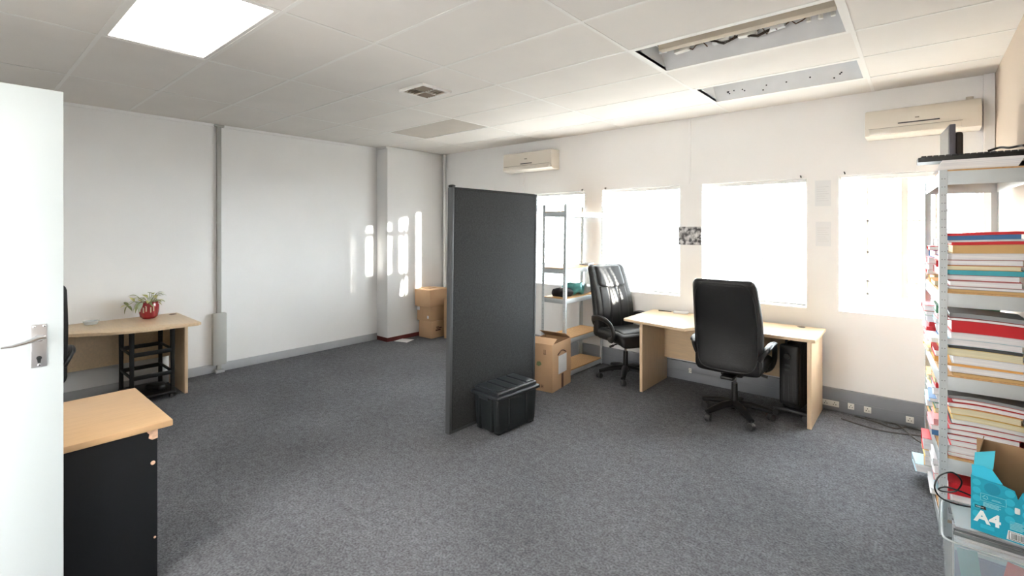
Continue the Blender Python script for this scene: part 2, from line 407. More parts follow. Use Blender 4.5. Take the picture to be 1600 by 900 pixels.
# ---- outside: paved yard, a plain low building
struct(MB().box(-30, 20, YF+WT, 30, -0.12, -0.06).build('trim_5', mat('pale paving', (66, 66, 65), 0.9, var=0.05, vscale=1)))
ob = thing('building', 'pale outbuilding with a flat grey roof seen through the windows', 'building', (-7, 19, -0.06))
MB().box(-9, 7, 0, 4, 0, 2.6).build('wall', mat('pale render', (226, 224, 220), 0.9, var=0.03, vscale=1), ob)
MB().box(-9.4, 7.4, -0.5, 4.4, 2.6, 2.78).build('roof', mat('grey roof sheet', (150, 150, 150), 0.7), ob)

# ------------------------------------------------------------------ things on walls and ceiling
p = thing('cable_trunking_pole', 'thin grey conduit pole on the left wall with a wider grey sleeve at its foot', 'conduit', (XL+0.001, 1.972, 0))
MB().box(0.0, 0.04, -0.022, 0.022, 0.03, H-0.005, bev=0.006).build('pole', M['pole'], p)
MB().box(0.0, 0.062, -0.07, 0.07, 0.085, 0.66, bev=0.012).build('sleeve', M['sleeve'], p)
MB().box(0.0, 0.045, -0.05, 0.05, H-0.03, H-0.006, bev=0.004).build('ceiling_flange', M['pole'], p)
MB().box(0.017, 0.075, -0.045, 0.045, 0.0, 0.03, bev=0.006).build('foot', M['skirt'], p)
tag(MB().cyl((-5.665, YF-0.03, 0.2), (-5.665, YF-0.03, H-0.006), 0.022, seg=12).build('corner_pipe', M['wall']), 'slim white pipe rising in the far corner beside the pier', 'pipe')
tag(MB().box(0.365, 0.428, YF-0.05, YF-0.001, 0.197, H-0.005, bev=0.004).build('corner_trunking', M['wall']), 'white vertical trunking in the right corner beside the larger air conditioner', 'trunking')
tag(MB().box(-4.14, -4.085, YF-0.022, YF-0.001, 0.197, 2.36, bev=0.004).build('wall_trunking', M['wall']), 'white narrow trunking running down below the smaller air conditioner', 'trunking')
tag(MB().box(-1.86, -1.835, YF-0.012, YF-0.001, 2.07, H-0.005, bev=0.003).build('wall_trunking', M['wall']), 'white cable cover running up between the two middle windows to the ceiling', 'trunking')
def aircon(label, x0, x1, z0, z1, dep, prof, style):
    w = x1-x0
    a = thing('air_conditioner', label, 'air conditioner', ((x0+x1)/2, YF-0.001, z0))
    h = z1-z0
    pts = [(-y*dep, z*h) for y, z in prof]
    MB().prism(pts, -w/2, w/2, 'x', bev=0.008).build('body', M['ac'], a)
    if style == 'big':
        MB().box(-0.135, 0.115, -dep-0.004, -dep+0.02, h*0.40, h*0.44, bev=0.001).build('display', M['slit'], a)
        MB().box(-w/2+0.03, w/2-0.11, -dep*0.99-0.004, -dep*0.6, h*0.075, h*0.285, bev=0.004).build('air_flap', M['ac'], a)
        MB().box(-w/2+0.025, w/2-0.105, -dep*0.985-0.004, -dep*0.6, h*0.29, h*0.305).build('flap_gap', M['ac_d'], a)
        MB().box(-0.03, -0.005, -dep-0.002, -dep+0.02, h*0.55, h*0.585, bev=0.001).build('badge', M['ac_d'], a)
        MB().cyl((w/2-0.06, -0.05, h), (w/2-0.06, -0.05, h+0.03), 0.022, seg=12).build('pipe_cap', M['ac'], a)
    else:
        MB().box(-0.10, 0.09, -dep-0.003, -dep+0.02, h*0.36, h*0.41, bev=0.001).build('display', M['slit'], a)
        MB().rbox((w/2-0.015, 0.028, h*0.105), 0.02, 8).build('air_flap', M['ac'], a, loc=(0, -dep-0.006, h*0.14))
        MB().box(-0.035, 0.01, -dep-0.002, -dep+0.02, h*0.60, h*0.66, bev=0.001).build('badge', M['ac_d'], a)
        MB().box(-w/2+0.012, w/2-0.03, -dep-0.001, -dep+0.02, h*0.28, h*0.30).build('flap_gap', M['ac_d'], a)
    return a
aircon('small cream split air conditioner high on the window wall above the screen', -4.31, -3.51, 2.355, 2.60, 0.18, [(0, 0), (0.75, 0), (0.97, 0.08), (1, 0.25), (1, 0.93), (0.9, 1), (0, 1)], 'small')
aircon('long cream split air conditioner with rounded front near the right corner', -0.345, 0.35, 2.342, 2.568, 0.18, [(0, 0), (0.7, 0), (0.92, 0.06), (0.99, 0.2), (1, 0.45), (0.95, 0.72), (0.8, 0.93), (0.66, 1), (0, 1)], 'big')
# picture and notices
def noisy_print():
    m = mat('black and white print', (120, 120, 122), 0.6); nt = m.node_tree
    n = nt.nodes.new('ShaderNodeTexNoise'); n.inputs['Scale'].default_value = 22; n.inputs['Detail'].default_value = 6
    r = nt.nodes.new('ShaderNodeValToRGB'); r.color_ramp.elements[0].position = 0.4; r.color_ramp.elements[1].position = 0.62
    r.color_ramp.elements[0].color = rgb(58, 58, 62); r.color_ramp.elements[1].color = rgb(214, 214, 216)
    nt.links.new(nt.nodes['Texture Coordinate'].outputs['Object'], n.inputs['Vector']); nt.links.new(n.outputs['Fac'], r.inputs[0])
    nt.links.new(r.outputs[0], nt.nodes['Principled BSDF'].inputs['Base Color']); return m
tag(MB().box(-0.118, 0.118, -0.008, 0, -0.095, 0.095).build('photo_print', noisy_print(), loc=(-1.848, YF-0.001, 1.523)), 'grey black and white photo print stuck between the two middle windows', 'picture')
pale = mat('faded notice paper', (236, 238, 240), 0.8)
def notice(x0, x1, z0, z1, label):
    n = thing('notice', label, 'notice', ((x0+x1)/2, YF-0.001, z0)); w = x1-x0; h = z1-z0
    MB().box(-w/2, w/2, -0.003, 0, 0, h).build('sheet', pale, n)
    b = MB()
    for i in range(7): b.box(-w*0.38, w*(0.38-0.1*(i % 3)), -0.0036, -0.003, h*(0.2+0.09*i), h*(0.2+0.09*i)+0.004)
    b.build('print', mat('faint grey print', (222, 224, 226), 0.8), n)
notice(-0.72, -0.60, 1.80, 2.03, 'faded white notice, the upper one on the wall between the right windows')
notice(-0.715, -0.60, 1.44, 1.66, 'faded white notice, the lower one on the wall between the right windows')
for i, (x, z) in enumerate([(-3.16, 2.05), (-0.83, 2.05), (-2.84, 2.05), (-0.50, 2.06)]):
    lb = ['dark blind hook at the top right of the leftmost window', 'dark blind hook at the top right of the third window from the left', 'dark blind hook at the top left of the second window from the left', 'dark blind hook at the top left of the rightmost window'][i]
    tag(MB().tube([(x, YF-0.001, z+0.03), (x, YF-0.03, z+0.03), (x+0.005, YF-0.035, z+0.02), (x+0.005, YF-0.03, z+0.012)], 0.005).build('wall_hook', M['darkp']), lb, 'hook', 'blind hooks over the windows')
# venetian blinds
def blind(label, x0, x1, z0, z1, tilt):
    w = x1-x0-0.03; h = z1-z0
    v = thing('venetian_blind', label, 'blind', ((x0+x1)/2, YF+0.05, z0))
    MB().box(-w/2, w/2, -0.018, 0.018, h-0.03, h, bev=0.003).build('headrail', M['blind'], v)
    n = int((h-0.06)/0.034); b = MB(); t = math.radians(tilt)
    for i in range(n):
        z = 0.03+i*(h-0.075)/(n-1)
        b.box(-w/2, w/2, -0.0125, 0.0125, -0.0007, 0.0007, M=Matrix.Translation((0, 0, z)) @ Matrix.Rotation(t, 4, 'X'))
    b.build('slats', M['blind'], v)
    MB().box(-w/2, w/2, -0.013, 0.013, 0.0, 0.014, bev=0.003).build('bottom_rail', M['blind'], v)
    for s in (-0.32, 0.32): MB().box(s*w-0.002, s*w+0.002, -0.0145, -0.0135, 0.01, h-0.02).build('ladder_cord', M['blind'], v)
blind('white venetian blind lowered in the leftmost window behind the steel shelving', *WIN[0], WZ0+0.03, WZ1-0.005, -14)
blind('white venetian blind lowered in the second window from the left', *WIN[1], WZ0+0.02, WZ1-0.005, -14)
blind('white venetian blind lowered in the window above the beech desk', *WIN[2], WZ0+0.02, WZ1-0.005, -14)
tag(MB().box(-0.53, 0.34, YF+0.03, YF+0.07, WZ1-0.04, WZ1-0.004, bev=0.004).build('blind_headrail', M['blind']), 'white blind headrail at the top of the rightmost window', 'blind rail')
# ---- ceiling fittings
def lit(label, x, y):
    w, dp = 1.15, 0.571
    c = thing('ceiling_light', label, 'ceiling light', (x+w/2, y+dp/2, H))
    f = MB(); e = 0.022
    for s in (-1, 1):
        f.box(-w/2+0.011, w/2-0.011, min(s*(dp/2-0.011), s*(dp/2-0.011-e)), max(s*(dp/2-0.011), s*(dp/2-0.011-e)), 0.0, 0.06)
        f.box(min(s*(w/2-0.011), s*(w/2-0.011-e)), max(s*(w/2-0.011), s*(w/2-0.011-e)), -dp/2+0.011+e, dp/2-0.011-e, 0.0, 0.06)
    f.build('frame', M['tbar'], c)
    MB().box(-w/2+0.034, w/2-0.034, -dp/2+0.034, dp/2-0.034, 0.004, 0.012).build('diffuser', M['lamp'], c)
    return c
lit('lit square ceiling light panel glowing yellow white at top left', -3.75, 0.598)
lit('added fill light panel in the ceiling out of view, first', -1.45, 0.598)  # this and the next two panels are unseen, added to brighten the room
lit('added fill light panel in the ceiling out of view, second', -1.45, -0.544)
lit('added fill light panel in the ceiling out of view, third', -3.75, -0.544)
# old dead diffuser near the far corner
c = thing('dead_light_panel', 'flat grey unlit light panel in the ceiling near the far corner', 'light panel', (-4.325, 3.738, H))
MB().box(-0.558, 0.558, -0.27, 0.27, 0.004, 0.014).build('diffuser', M['old_diff'], c)
f = MB()
for s in (-1, 1):
    f.box(-0.564, 0.564, s*0.2725-0.0025, s*0.2725+0.0025, -0.001, 0.04).box(s*0.561-0.0025, s*0.561+0.0025, -0.27, 0.27, -0.001, 0.04)
f.build('frame', M['tbar'], c)
def tray(label, x, y, style):
    w, dp = 1.15, 0.571; iw, idp = w/2-0.03, dp/2-0.03; zt = 0.13
    c = thing('open_light_fitting', label, 'light fitting', (x+w/2, y+dp/2, H))
    f = MB()
    for s in (-1, 1):
        f.box(-w/2+0.011, w/2-0.011, min(s*(dp/2-0.011), s*idp), max(s*(dp/2-0.011), s*idp), -0.003, 0.02)
        f.box(min(s*(w/2-0.011), s*iw), max(s*(w/2-0.011), s*iw), -idp, idp, -0.003, 0.02)
    f.build('frame', M['tbar'], c)
    t = MB(); th = 0.003
    # sloped far reflector side, end plates, near side wall, top
    t.prism([(idp, 0.0), (idp+th, 0.0), (idp-0.09+th, zt), (idp-0.09, zt)], -iw, iw, 'x')
    t.prism([(-idp, 0.0), (-idp-th, 0.0), (-idp-th, zt), (-idp, zt)], -iw, iw, 'x')
    t.box(-iw-th, -iw, -idp, idp, 0.0, zt).box(iw, iw+th, -idp, idp, 0.0, zt).box(-iw, iw, -idp, idp, zt, zt+th)
    t.build('tray', M['tray'], c)
    if style == 'gear':
        MB().box(-iw+0.06, iw-0.02, -0.02, 0.045, 0.055, zt, bev=0.004).build('gear_spine', M['tray_in'], c)
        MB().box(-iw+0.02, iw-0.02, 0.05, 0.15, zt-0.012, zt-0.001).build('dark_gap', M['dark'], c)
        rr = random.Random(4)
        for i, xx in enumerate((-0.38, -0.12, 0.04, 0.2)):
            MB().box(-0.055, 0.055, -0.018, 0.018, -0.013, 0.013, bev=0.004).build('ballast', M['tray'] if i % 2 else M['socket'], c, loc=(xx, 0.135, 0.075), rot=(rr.uniform(-.3, .3), 0.0, rr.uniform(-.3, .3)))
            pts = [(xx+0.05, 0.13, 0.075)]+[(xx+0.05+0.03*k, 0.12+rr.uniform(-.03, .03), 0.075+rr.uniform(-.03, .035)) for k in range(1, 5)]
            MB().tube(pts, 0.004, 6).build('wire', M['wire'], c)
        MB().tube([(-0.2, 0.13, 0.10), (-0.1, 0.12, 0.05), (0.0, 0.14, 0.085), (0.1, 0.12, 0.045), (0.22, 0.14, 0.09)], 0.009, 6).build('wire', M['dark'], c)
        for xx in (0.38, 0.44, 0.5): MB().cyl((xx, 0.10, 0.05), (xx, 0.10, 0.085), 0.012, seg=10).build('lamp_holder', M['socket'], c)
        for xx in (-0.47, -0.5): MB().cyl((xx, 0.06, 0.06), (xx, 0.06, 0.1), 0.014, seg=10).build('lamp_holder', M['tray'], c)
    else:
        sl = math.atan2(0.09, zt)
        b = MB()
        for xx, zz in ((-0.43, 0.06), (-0.42, 0.045), (-0.38, 0.062), (-0.31, 0.06), (-0.295, 0.048), (-0.15, 0.03), (-0.12, 0.06), (0.03, 0.058), (0.2, 0.062), (0.36, 0.03), (0.41, 0.058), (0.4, 0.05)):
            yy = idp-0.09*zz/zt
            b.cyl((xx, yy-0.0035, zz), (xx, yy+0.001, zz), 0.0065 if xx > -0.43 else 0.011, seg=8)
        b.build('screw_holes', M['ink'], c)
    return c
tray('open ceiling light fitting with dusty gear and wires hanging in it', -1.45, 2.882, 'gear')
tray('open ceiling light fitting, empty white tray with screw holes near the window wall', -1.45, 4.024, 'empty')
# four way vent
v = thing('ceiling_vent', 'small square four way air vent in the ceiling', 'vent', (-3.165, 2.605, H))
f = MB()
q = 0.155
for s in (-1, 1): f.box(-q, q, s*(q-0.012)-0.012, s*(q-0.012)+0.012, -0.018, -0.001).box(s*(q-0.012)-0.012, s*(q-0.012)+0.012, -q+0.024, q-0.024, -0.018, -0.001)
f.build('frame', M['tbar'], v)
MB().box(-q+0.02, q-0.02, -q+0.02, q-0.02, -0.003, -0.001).build('backing', M['vent_d'], v)
for qx in (-1, 1):
    for qy in (-1, 1):
        b = MB()
        for i in range(4):
            o_ = 0.018+i*0.031
            R = Matrix.Rotation(math.radians(40)*(1 if qx*qy > 0 else -1), 4, 'X' if qx*qy > 0 else 'Y')
            if qx*qy > 0: b.box(-0.06, 0.06, -0.013, 0.013, -0.0008, 0.0008, M=Matrix.Translation((qx*0.067, qy*o_, -0.011)) @ R)
            else: b.box(-0.013, 0.013, -0.06, 0.06, -0.0008, 0.0008, M=Matrix.Translation((qx*o_, qy*0.067, -0.011)) @ R)
        b.build('louvre', M['tray_in'] if qx*qy > 0 else M['vent_d'], v)
MB().box(-0.004, 0.004, -q+0.02, q-0.02, -0.017, -0.003).box(-q+0.02, q-0.02, -0.004, 0.004, -0.0165, -0.003).build('cross_bar', M['tbar'], v)
# sockets on the grey power skirting
def socket(x, z, w, label):
    s = thing('wall_socket', label, 'socket', (x, YF-0.0385, z))
    MB().box(-w/2, w/2, -0.008, 0, -0.025, 0.025, bev=0.002).build('face_plate', M['socket'], s)
    b = MB()
    n = max(1, int(w/0.06))
    for i in range(n):
        cx = -w/2+w*(i+0.5)/n
        for (ox, oz) in ((0, 0.010), (-0.009, -0.006), (0.009, -0.006)): b.cyl((cx+ox, -0.0085, oz), (cx+ox, -0.007, oz), 0.004, seg=8)
    b.build('pin_holes', M['darkp'], s)
socket(-0.60, 0.065, 0.13, 'white double socket on the grey skirting beside the desk leg')
socket(-0.45, 0.07, 0.045, 'small white switch on the grey skirting, next along from the double socket')
socket(-0.335, 0.068, 0.05, 'small white socket in the middle of the bare grey skirting')
socket(-0.06, 0.055, 0.05, 'small white socket at the right end of the grey skirting near the files')
socket(-1.83, 0.115, 0.03, 'thin white plate on the grey skirting behind the desk')
rr = random.Random(2)
def cable(name, pts, r, m, label):
    # smooth the points a little
    P = [Vector(p) for p in pts]; out = []
    for i in range(len(P)-1):
        p0, p1, p2, p3 = P[max(i-1, 0)], P[i], P[i+1], P[min(i+2, len(P)-1)]
        for k in range(6):
            t = k/6
            out.append(0.5*((2*p1)+(p2-p0)*t+(2*p0-5*p1+4*p2-p3)*t*t+(3*p1-p0-3*p2+p3)*t**3))
    out.append(P[-1])
    return tag(MB().tube(out, r, 8).build(name, m), label, 'cable')
cable('floor_cable', [(-0.50, 4.86, 0.006), (-0.35, 4.80, 0.006), (-0.2, 4.78, 0.006), (-0.02, 4.84, 0.006), (0.10, 4.9, 0.006)], 0.006, M['cable'], 'grey cable lying in a long curve on the carpet below the skirting')
cable('floor_cable', [(-0.42, 5.0, 0.006), (-0.28, 4.96, 0.006), (-0.15, 4.90, 0.006), (-0.08, 4.99, 0.006), (0.02, 4.98, 0.006), (0.12, 4.97, 0.006)], 0.006, M['cable'], 'dark cable running along the foot of the grey skirting')
cable('floor_cable', [(-0.22, 4.99, 0.006), (-0.13, 4.95, 0.019), (-0.02, 4.74, 0.006), (0.05, 4.66, 0.006)], 0.005, M['cable'], 'thin cable crossing the other floor cables near the files')

# ------------------------------------------------------------------ black partition screen
sc = thing('partition_screen', 'tall charcoal fabric office partition screen standing in the middle of the room', 'screen', (-2.80, 2.52, 0))
lean = Matrix.Rotation(math.radians(1.0), 4, 'Y')
MB().box(-0.022, 0.022, 0.03, 1.055, 0.02, 1.905, bev=0.008).build('fabric_panel', M['fabric'], sc, xf=lean)
for y0 in (0.0, 1.055): MB().box(-0.026, 0.026, y0, y0+0.03, 0.0, 1.92, bev=0.01).build('edge_trim', M['fabric_edge'], sc, xf=lean)
MB().box(-0.026, 0.026, 0.03, 1.055, 1.903, 1.922, bev=0.007).build('top_trim', M['fabric'], sc, xf=lean)
MB().box(-0.024, 0.024, 0.03, 1.055, 0.0, 0.022, bev=0.004).build('bottom_trim', M['fabric_edge'], sc, xf=lean)
MB().rbox((0.024, 0.02, 0.012), 0.009, 6).build('corner_cap', M['blackp'], sc, xf=lean @ Matrix.Translation((0, 0.022, 1.928)))
# ------------------------------------------------------------------ black lidded tub
t = thing('storage_tub', 'black plastic storage tub with ribbed lid on the carpet against the partition screen', 'tub', (-2.585, 2.97, 0), -4)
def taper(k0, k1, z0, z1):
    def f(p, u):
        s = k0+(k1-k0)*((p.z-z0)/(z1-z0)); return (p.x*s, p.y*s, p.z)
    return f
b = MB(); b.rbox((0.143, 0.222, 0.14), 0.03, 12, lambda p, u: (p.x*(0.96+0.07*(p.z+0.14)/0.28), p.y*(0.96+0.07*(p.z+0.14)/0.28), p.z), (0, 0, 0.146))
for yy in (-0.10, 0.10): b.box(-0.150, 0.150, yy-0.012, yy+0.012, 0.02, 0.27, bev=0.004)
for xx in (-0.07, 0.07): b.box(xx-0.012, xx+0.012, -0.231, 0.231, 0.02, 0.27, bev=0.004)
for sx in (-1, 1):
    for sy in (-1, 1): b.box(sx*0.10-0.025, sx*0.10+0.025, sy*0.175-0.03, sy*0.175+0.03, 0.0, 0.02, bev=0.004)
b.build('body', M['tub'], t)
l = MB(); l.rbox((0.163, 0.245, 0.016), 0.014, 12, None, (0, 0, 0.292)); l.rbox((0.143, 0.222, 0.02), 0.012, 12, None, (0, 0, 0.318))
lid = l.build('lid', M['lid'], t)
for yy in (-0.165, -0.055, 0.055, 0.165):
    b = MB().rbox((0.122, 0.044, 0.005), 0.004, 8, None, (0, yy, 0.3405)); b.build('lid_rib', M['lid'], lid)
MB().box(-0.05, 0.05, -0.252, -0.235, 0.262, 0.288, bev=0.005).build('handle', M['lid'], lid)
MB().box(-0.05, 0.05, 0.235, 0.252, 0.262, 0.288, bev=0.005).build('handle', M['lid'], lid)
# ------------------------------------------------------------------ cartons
def carton(name, label, loc, rz, w, d, h, closed=True, prints=True, group=None):
    c = thing(name, label, 'box', loc, rz, group)
    g = 0.0025
    b = MB()
    if closed:
        b.box(-w/2, w/2, -d/2, d/2, 0, h-0.004, bev=0.004)
    else:
        b.box(-w/2, w/2, -d/2, -d/2+0.005, 0, h).box(-w/2, w/2, d/2-0.005, d/2, 0, h).box(-w/2, -w/2+0.005, -d/2+0.005, d/2-0.005, 0, h).box(w/2-0.005, w/2, -d/2+0.005, d/2-0.005, 0, h).box(-w/2+0.005, w/2-0.005, -d/2+0.005, d/2-0.005, 0, 0.006)
    b.build('body', M['card'], c)
    if closed:
        MB().box(-w/2+0.002, w/2-0.002, -d/2+0.002, -g, h-0.004, h, bev=0.001).build('flap', M['card'], c)
        MB().box(-w/2+0.002, w/2-0.002, g, d/2-0.002, h-0.004, h, bev=0.001).build('flap', M['card'], c)
        MB().box(-w/2-0.0006, w/2+0.0006, -0.025, 0.025, h-0.001, h+0.0006).build('tape', M['tape'], c)
    return c
# tall open carton in front of the far shelving
w_, d_, h_ = 0.30, 0.405, 0.465
c = carton('cardboard_box', 'open brown carton with a white label beside the partition screen', (-2.895, 3.995, 0), 7.5, w_, d_, h_, closed=False)
fl = MB().box(-w_/2, w_/2, 0, 0.004, 0, 0.11); fl.build('flap', M['card'], c, loc=(0, -d_/2, h_), rot=(math.radians(-68), 0, 0))
fl = MB().box(-w_/2, w_/2, -0.004, 0, 0, 0.14); fl.build('flap', M['card'], c, loc=(0, d_/2, h_), rot=(math.radians(62), 0, 0))
MB().box(-0.004, 0, -d_/2+0.02, d_/2-0.02, -0.12, 0.0).build('flap', M['card'], c, loc=(w_/2-0.006, 0, h_-0.004), rot=(0, math.radians(12), 0))
MB().box(w_/2, w_/2+0.0012, -0.075, 0.105, 0.15, 0.33).build('shipping_label', M['label'], c)
MB().box(w_/2, w_/2+0.001, -0.01, 0.035, 0.0, 0.14).build('tape', M['print'], c)
MB().tube([(w_/2-0.001, -0.09+0.18*k/12, 0.345+0.03*math.sin(PI*k/12)) for k in range(13)], 0.007, 6).build('hand_hole', M['print'], c)
b = MB()
for i in range(3):
    x = -0.045+0.035*i
    b.box(x, x+0.006, -d_/2-0.001, -d_/2+0.001, 0.03, 0.065).box(x+0.016, x+0.022, -d_/2-0.001, -d_/2+0.001, 0.03, 0.065).box(x, x+0.022, -d_/2-0.001, -d_/2+0.001, 0.045, 0.051)
b.box(0.07, 0.075, -d_/2-0.001, -d_/2+0.001, 0.37, 0.41).box(0.055, 0.06, -d_/2-0.001, -d_/2+0.001, 0.37, 0.41).box(0.05, 0.08, -d_/2-0.001, -d_/2+0.001, 0.365, 0.37)
b.build('printed_marks', M['print'], c)
MB().prism([(-0.03, 0.25), (0.0, 0.24), (0.03, 0.26), (0.015, 0.29), (-0.02, 0.285)], -d_/2-0.001, -d_/2+0.001, 'y').build('printed_arrow', M['green_print'], c)
# stack in the far corner
c1 = carton('cardboard_box', 'brown carton at the bottom of the corner stack', (-5.535, 4.70, 0), 3, 0.27, 0.30, 0.245)
b = MB().box(0.135, 0.1362, -0.07, 0.03, 0.10, 0.12).box(0.135, 0.1362, -0.05, 0.05, 0.13, 0.145).box(0.135, 0.1362, -0.06, 0.0, 0.15, 0.16); b.build('printed_marks', M['print'], c1)
c2 = carton('cardboard_box', 'brown carton with small white stickers in the middle of the corner stack', (-5.56, 4.69, 0.246), 5, 0.28, 0.30, 0.215)
b = MB().box(-0.135, -0.085, -0.1515, -0.15, 0.15, 0.20).box(0.07, 0.10, -0.1515, -0.15, 0.04, 0.08); b.build('sticker', M['label'], c2)
c3 = carton('cardboard_box', 'brown carton with sagging lid on top of the corner stack', (-5.545, 4.70, 0.462), 4, 0.32, 0.40, 0.245)
MB().box(-0.16, -0.02, -0.09, 0.09, 0.2455, 0.25).build('loose_flap', M['card_d'], c3, rot=(0, math.radians(3), 0))
carton('cardboard_box', 'tall brown carton half hidden behind the partition screen next to the corner stack', (-5.19, 4.86, 0), 2, 0.22, 0.30, 0.585)
tag(MB().grid(lambda u, v_: (-0.11+0.22*u, -0.09+0.18*v_, 0.004+0.006*(u*v_)), 6, 6).build('paper_sheet', M['paper'], loc=(-5.60, 4.23, 0), rot=(0, 0, 0.3)), 'white sheet of paper lying on the carpet by the corner pier', 'paper')

# ------------------------------------------------------------------ boltless steel shelving
def shelving(label, loc, rz, w, d, h, levels, lip, lean=0.0, holes=True):
    s = thing('steel_shelving', label, 'shelving', loc, rz)
    a = 0.032; th = 0.003
    for sx in (-1, 1):
        for sy in (-1, 1):
            u = MB(); X = sx*w/2; Y = sy*d/2
            def bb(x0, x1, y0, y1, z0, z1): u.box(min(x0, x1), max(x0, x1), min(y0, y1), max(y0, y1), z0, z1)
            bb(X, X-sx*a, Y, Y-sy*th, 0.0, h); bb(X, X-sx*th, Y-sy*th, Y-sy*a, 0.0, h)
            if holes:
                u.mi = 1; z = 0.05
                while z < h-0.03:
                    for o_ in (0.011, 0.022):
                        u.box(min(X-sx*o_-0.002, X-sx*o_+0.002), max(X-sx*o_-0.002, X-sx*o_+0.002), min(Y+sy*0.0004, Y-sy*0.001), max(Y+sy*0.0004, Y-sy*0.001), z, z+0.004)
                        u.box(min(X+sx*0.0004, X-sx*0.001), max(X+sx*0.0004, X-sx*0.001), min(Y-sy*o_-0.002, Y-sy*o_+0.002), max(Y-sy*o_-0.002, Y-sy*o_+0.002), z, z+0.004)
                    z += 0.042
            xf = Matrix.Shear('XY', 4, (lean, 0)) if lean else None
            u.build('upright', [M['galv'], M['hole']], s, xf=xf)
    for z in levels:
        xo = lean*z
        i = 0.004
        pl = MB().box(-w/2+0.009, w/2-0.009, -d/2+0.009, d/2-0.009, z-0.012, z).build('shelf', M['board'], s, loc=(xo, 0, 0))
        for sy in (-1, 1):
            y0, y1 = sorted((sy*(d/2-i), sy*(d/2-i-0.0025)))
            MB().box(-w/2+0.006, w/2-0.006, y0, y1, z-lip-0.008, z-0.008, bev=0.0005).build('shelf_beam', M['galv'], pl)
        for sx in (-1, 1):
            x0, x1 = sorted((sx*(w/2-i), sx*(w/2-i-0.0025)))
            MB().box(x0, x1, -d/2+0.008, d/2-0.008, z-lip-0.008, z-0.008, bev=0.0005).build('shelf_beam', M['galv'], pl)
    return s
shelving('nearly empty galvanised steel shelving with particle board shelves beside the far window', (-3.025, 4.64, 0), 0, 0.31, 0.80, 1.86, [0.07, 0.42, 0.855, 1.175, 1.785], 0.05, lean=0.016)
# things on the far shelving (second board from the top but one)
zs = 0.8555
def crumple(half, seed, amp, seg=12):
    def f(p, u):
        n = mnoise.noise_vector(Vector((p.x*9+seed, p.y*9, p.z*9)))
        n2 = mnoise.noise_vector(Vector((p.x*25+seed, p.y*25, p.z*25)))
        q = p+n*amp+n2*amp*0.35
        return (q.x, q.y, max(q.z, -half[2]))
    return f
hb = (0.11, 0.13, 0.065)
bg_ = thing('plastic_bag', 'crumpled teal and clear plastic bag on the far steel shelving', 'bag', (-3.0, 4.66, zs))
MB().rbox(hb, 0.06, 14, crumple(hb, 3.1, 0.03), (0, -0.03, 0.065)).build('bag', M['bag'], bg_)
hb2 = (0.10, 0.09, 0.055)
MB().rbox(hb2, 0.05, 14, crumple(hb2, 8.3, 0.03), (0.02, 0.10, 0.055)).build('clear_wrap', M['bag_w'], bg_)
hb3 = (0.10, 0.085, 0.045)
tag(MB().rbox(hb3, 0.04, 14, crumple(hb3, 5.7, 0.03), (0, 0, 0.045)).build('cloth_bundle', mat('black cloth', (30, 28, 32), 0.8, var=0.3, vscale=20), loc=(-3.0, 4.385, zs)), 'black crumpled bundle on the far steel shelving beside the teal bag', 'bundle')
hb4 = (0.04, 0.05, 0.018)
tag(MB().rbox(hb4, 0.016, 8, crumple(hb4, 1.7, 0.008), (0, 0, 0.018)).build('pouch', M['pink'], loc=(-2.93, 4.90, zs)), 'small pinkish pouch at the back end of the far steel shelving', 'pouch')
tag(MB().box(-0.06, 0.06, -0.09, 0.09, 0, 0.02, bev=0.004).build('paper_pad', M['f_grey'], loc=(-2.98, 4.86, 1.1755), rot=(0, 0, 0.2)), 'grey pad lying at the back of the upper middle board of the far shelving', 'pad')

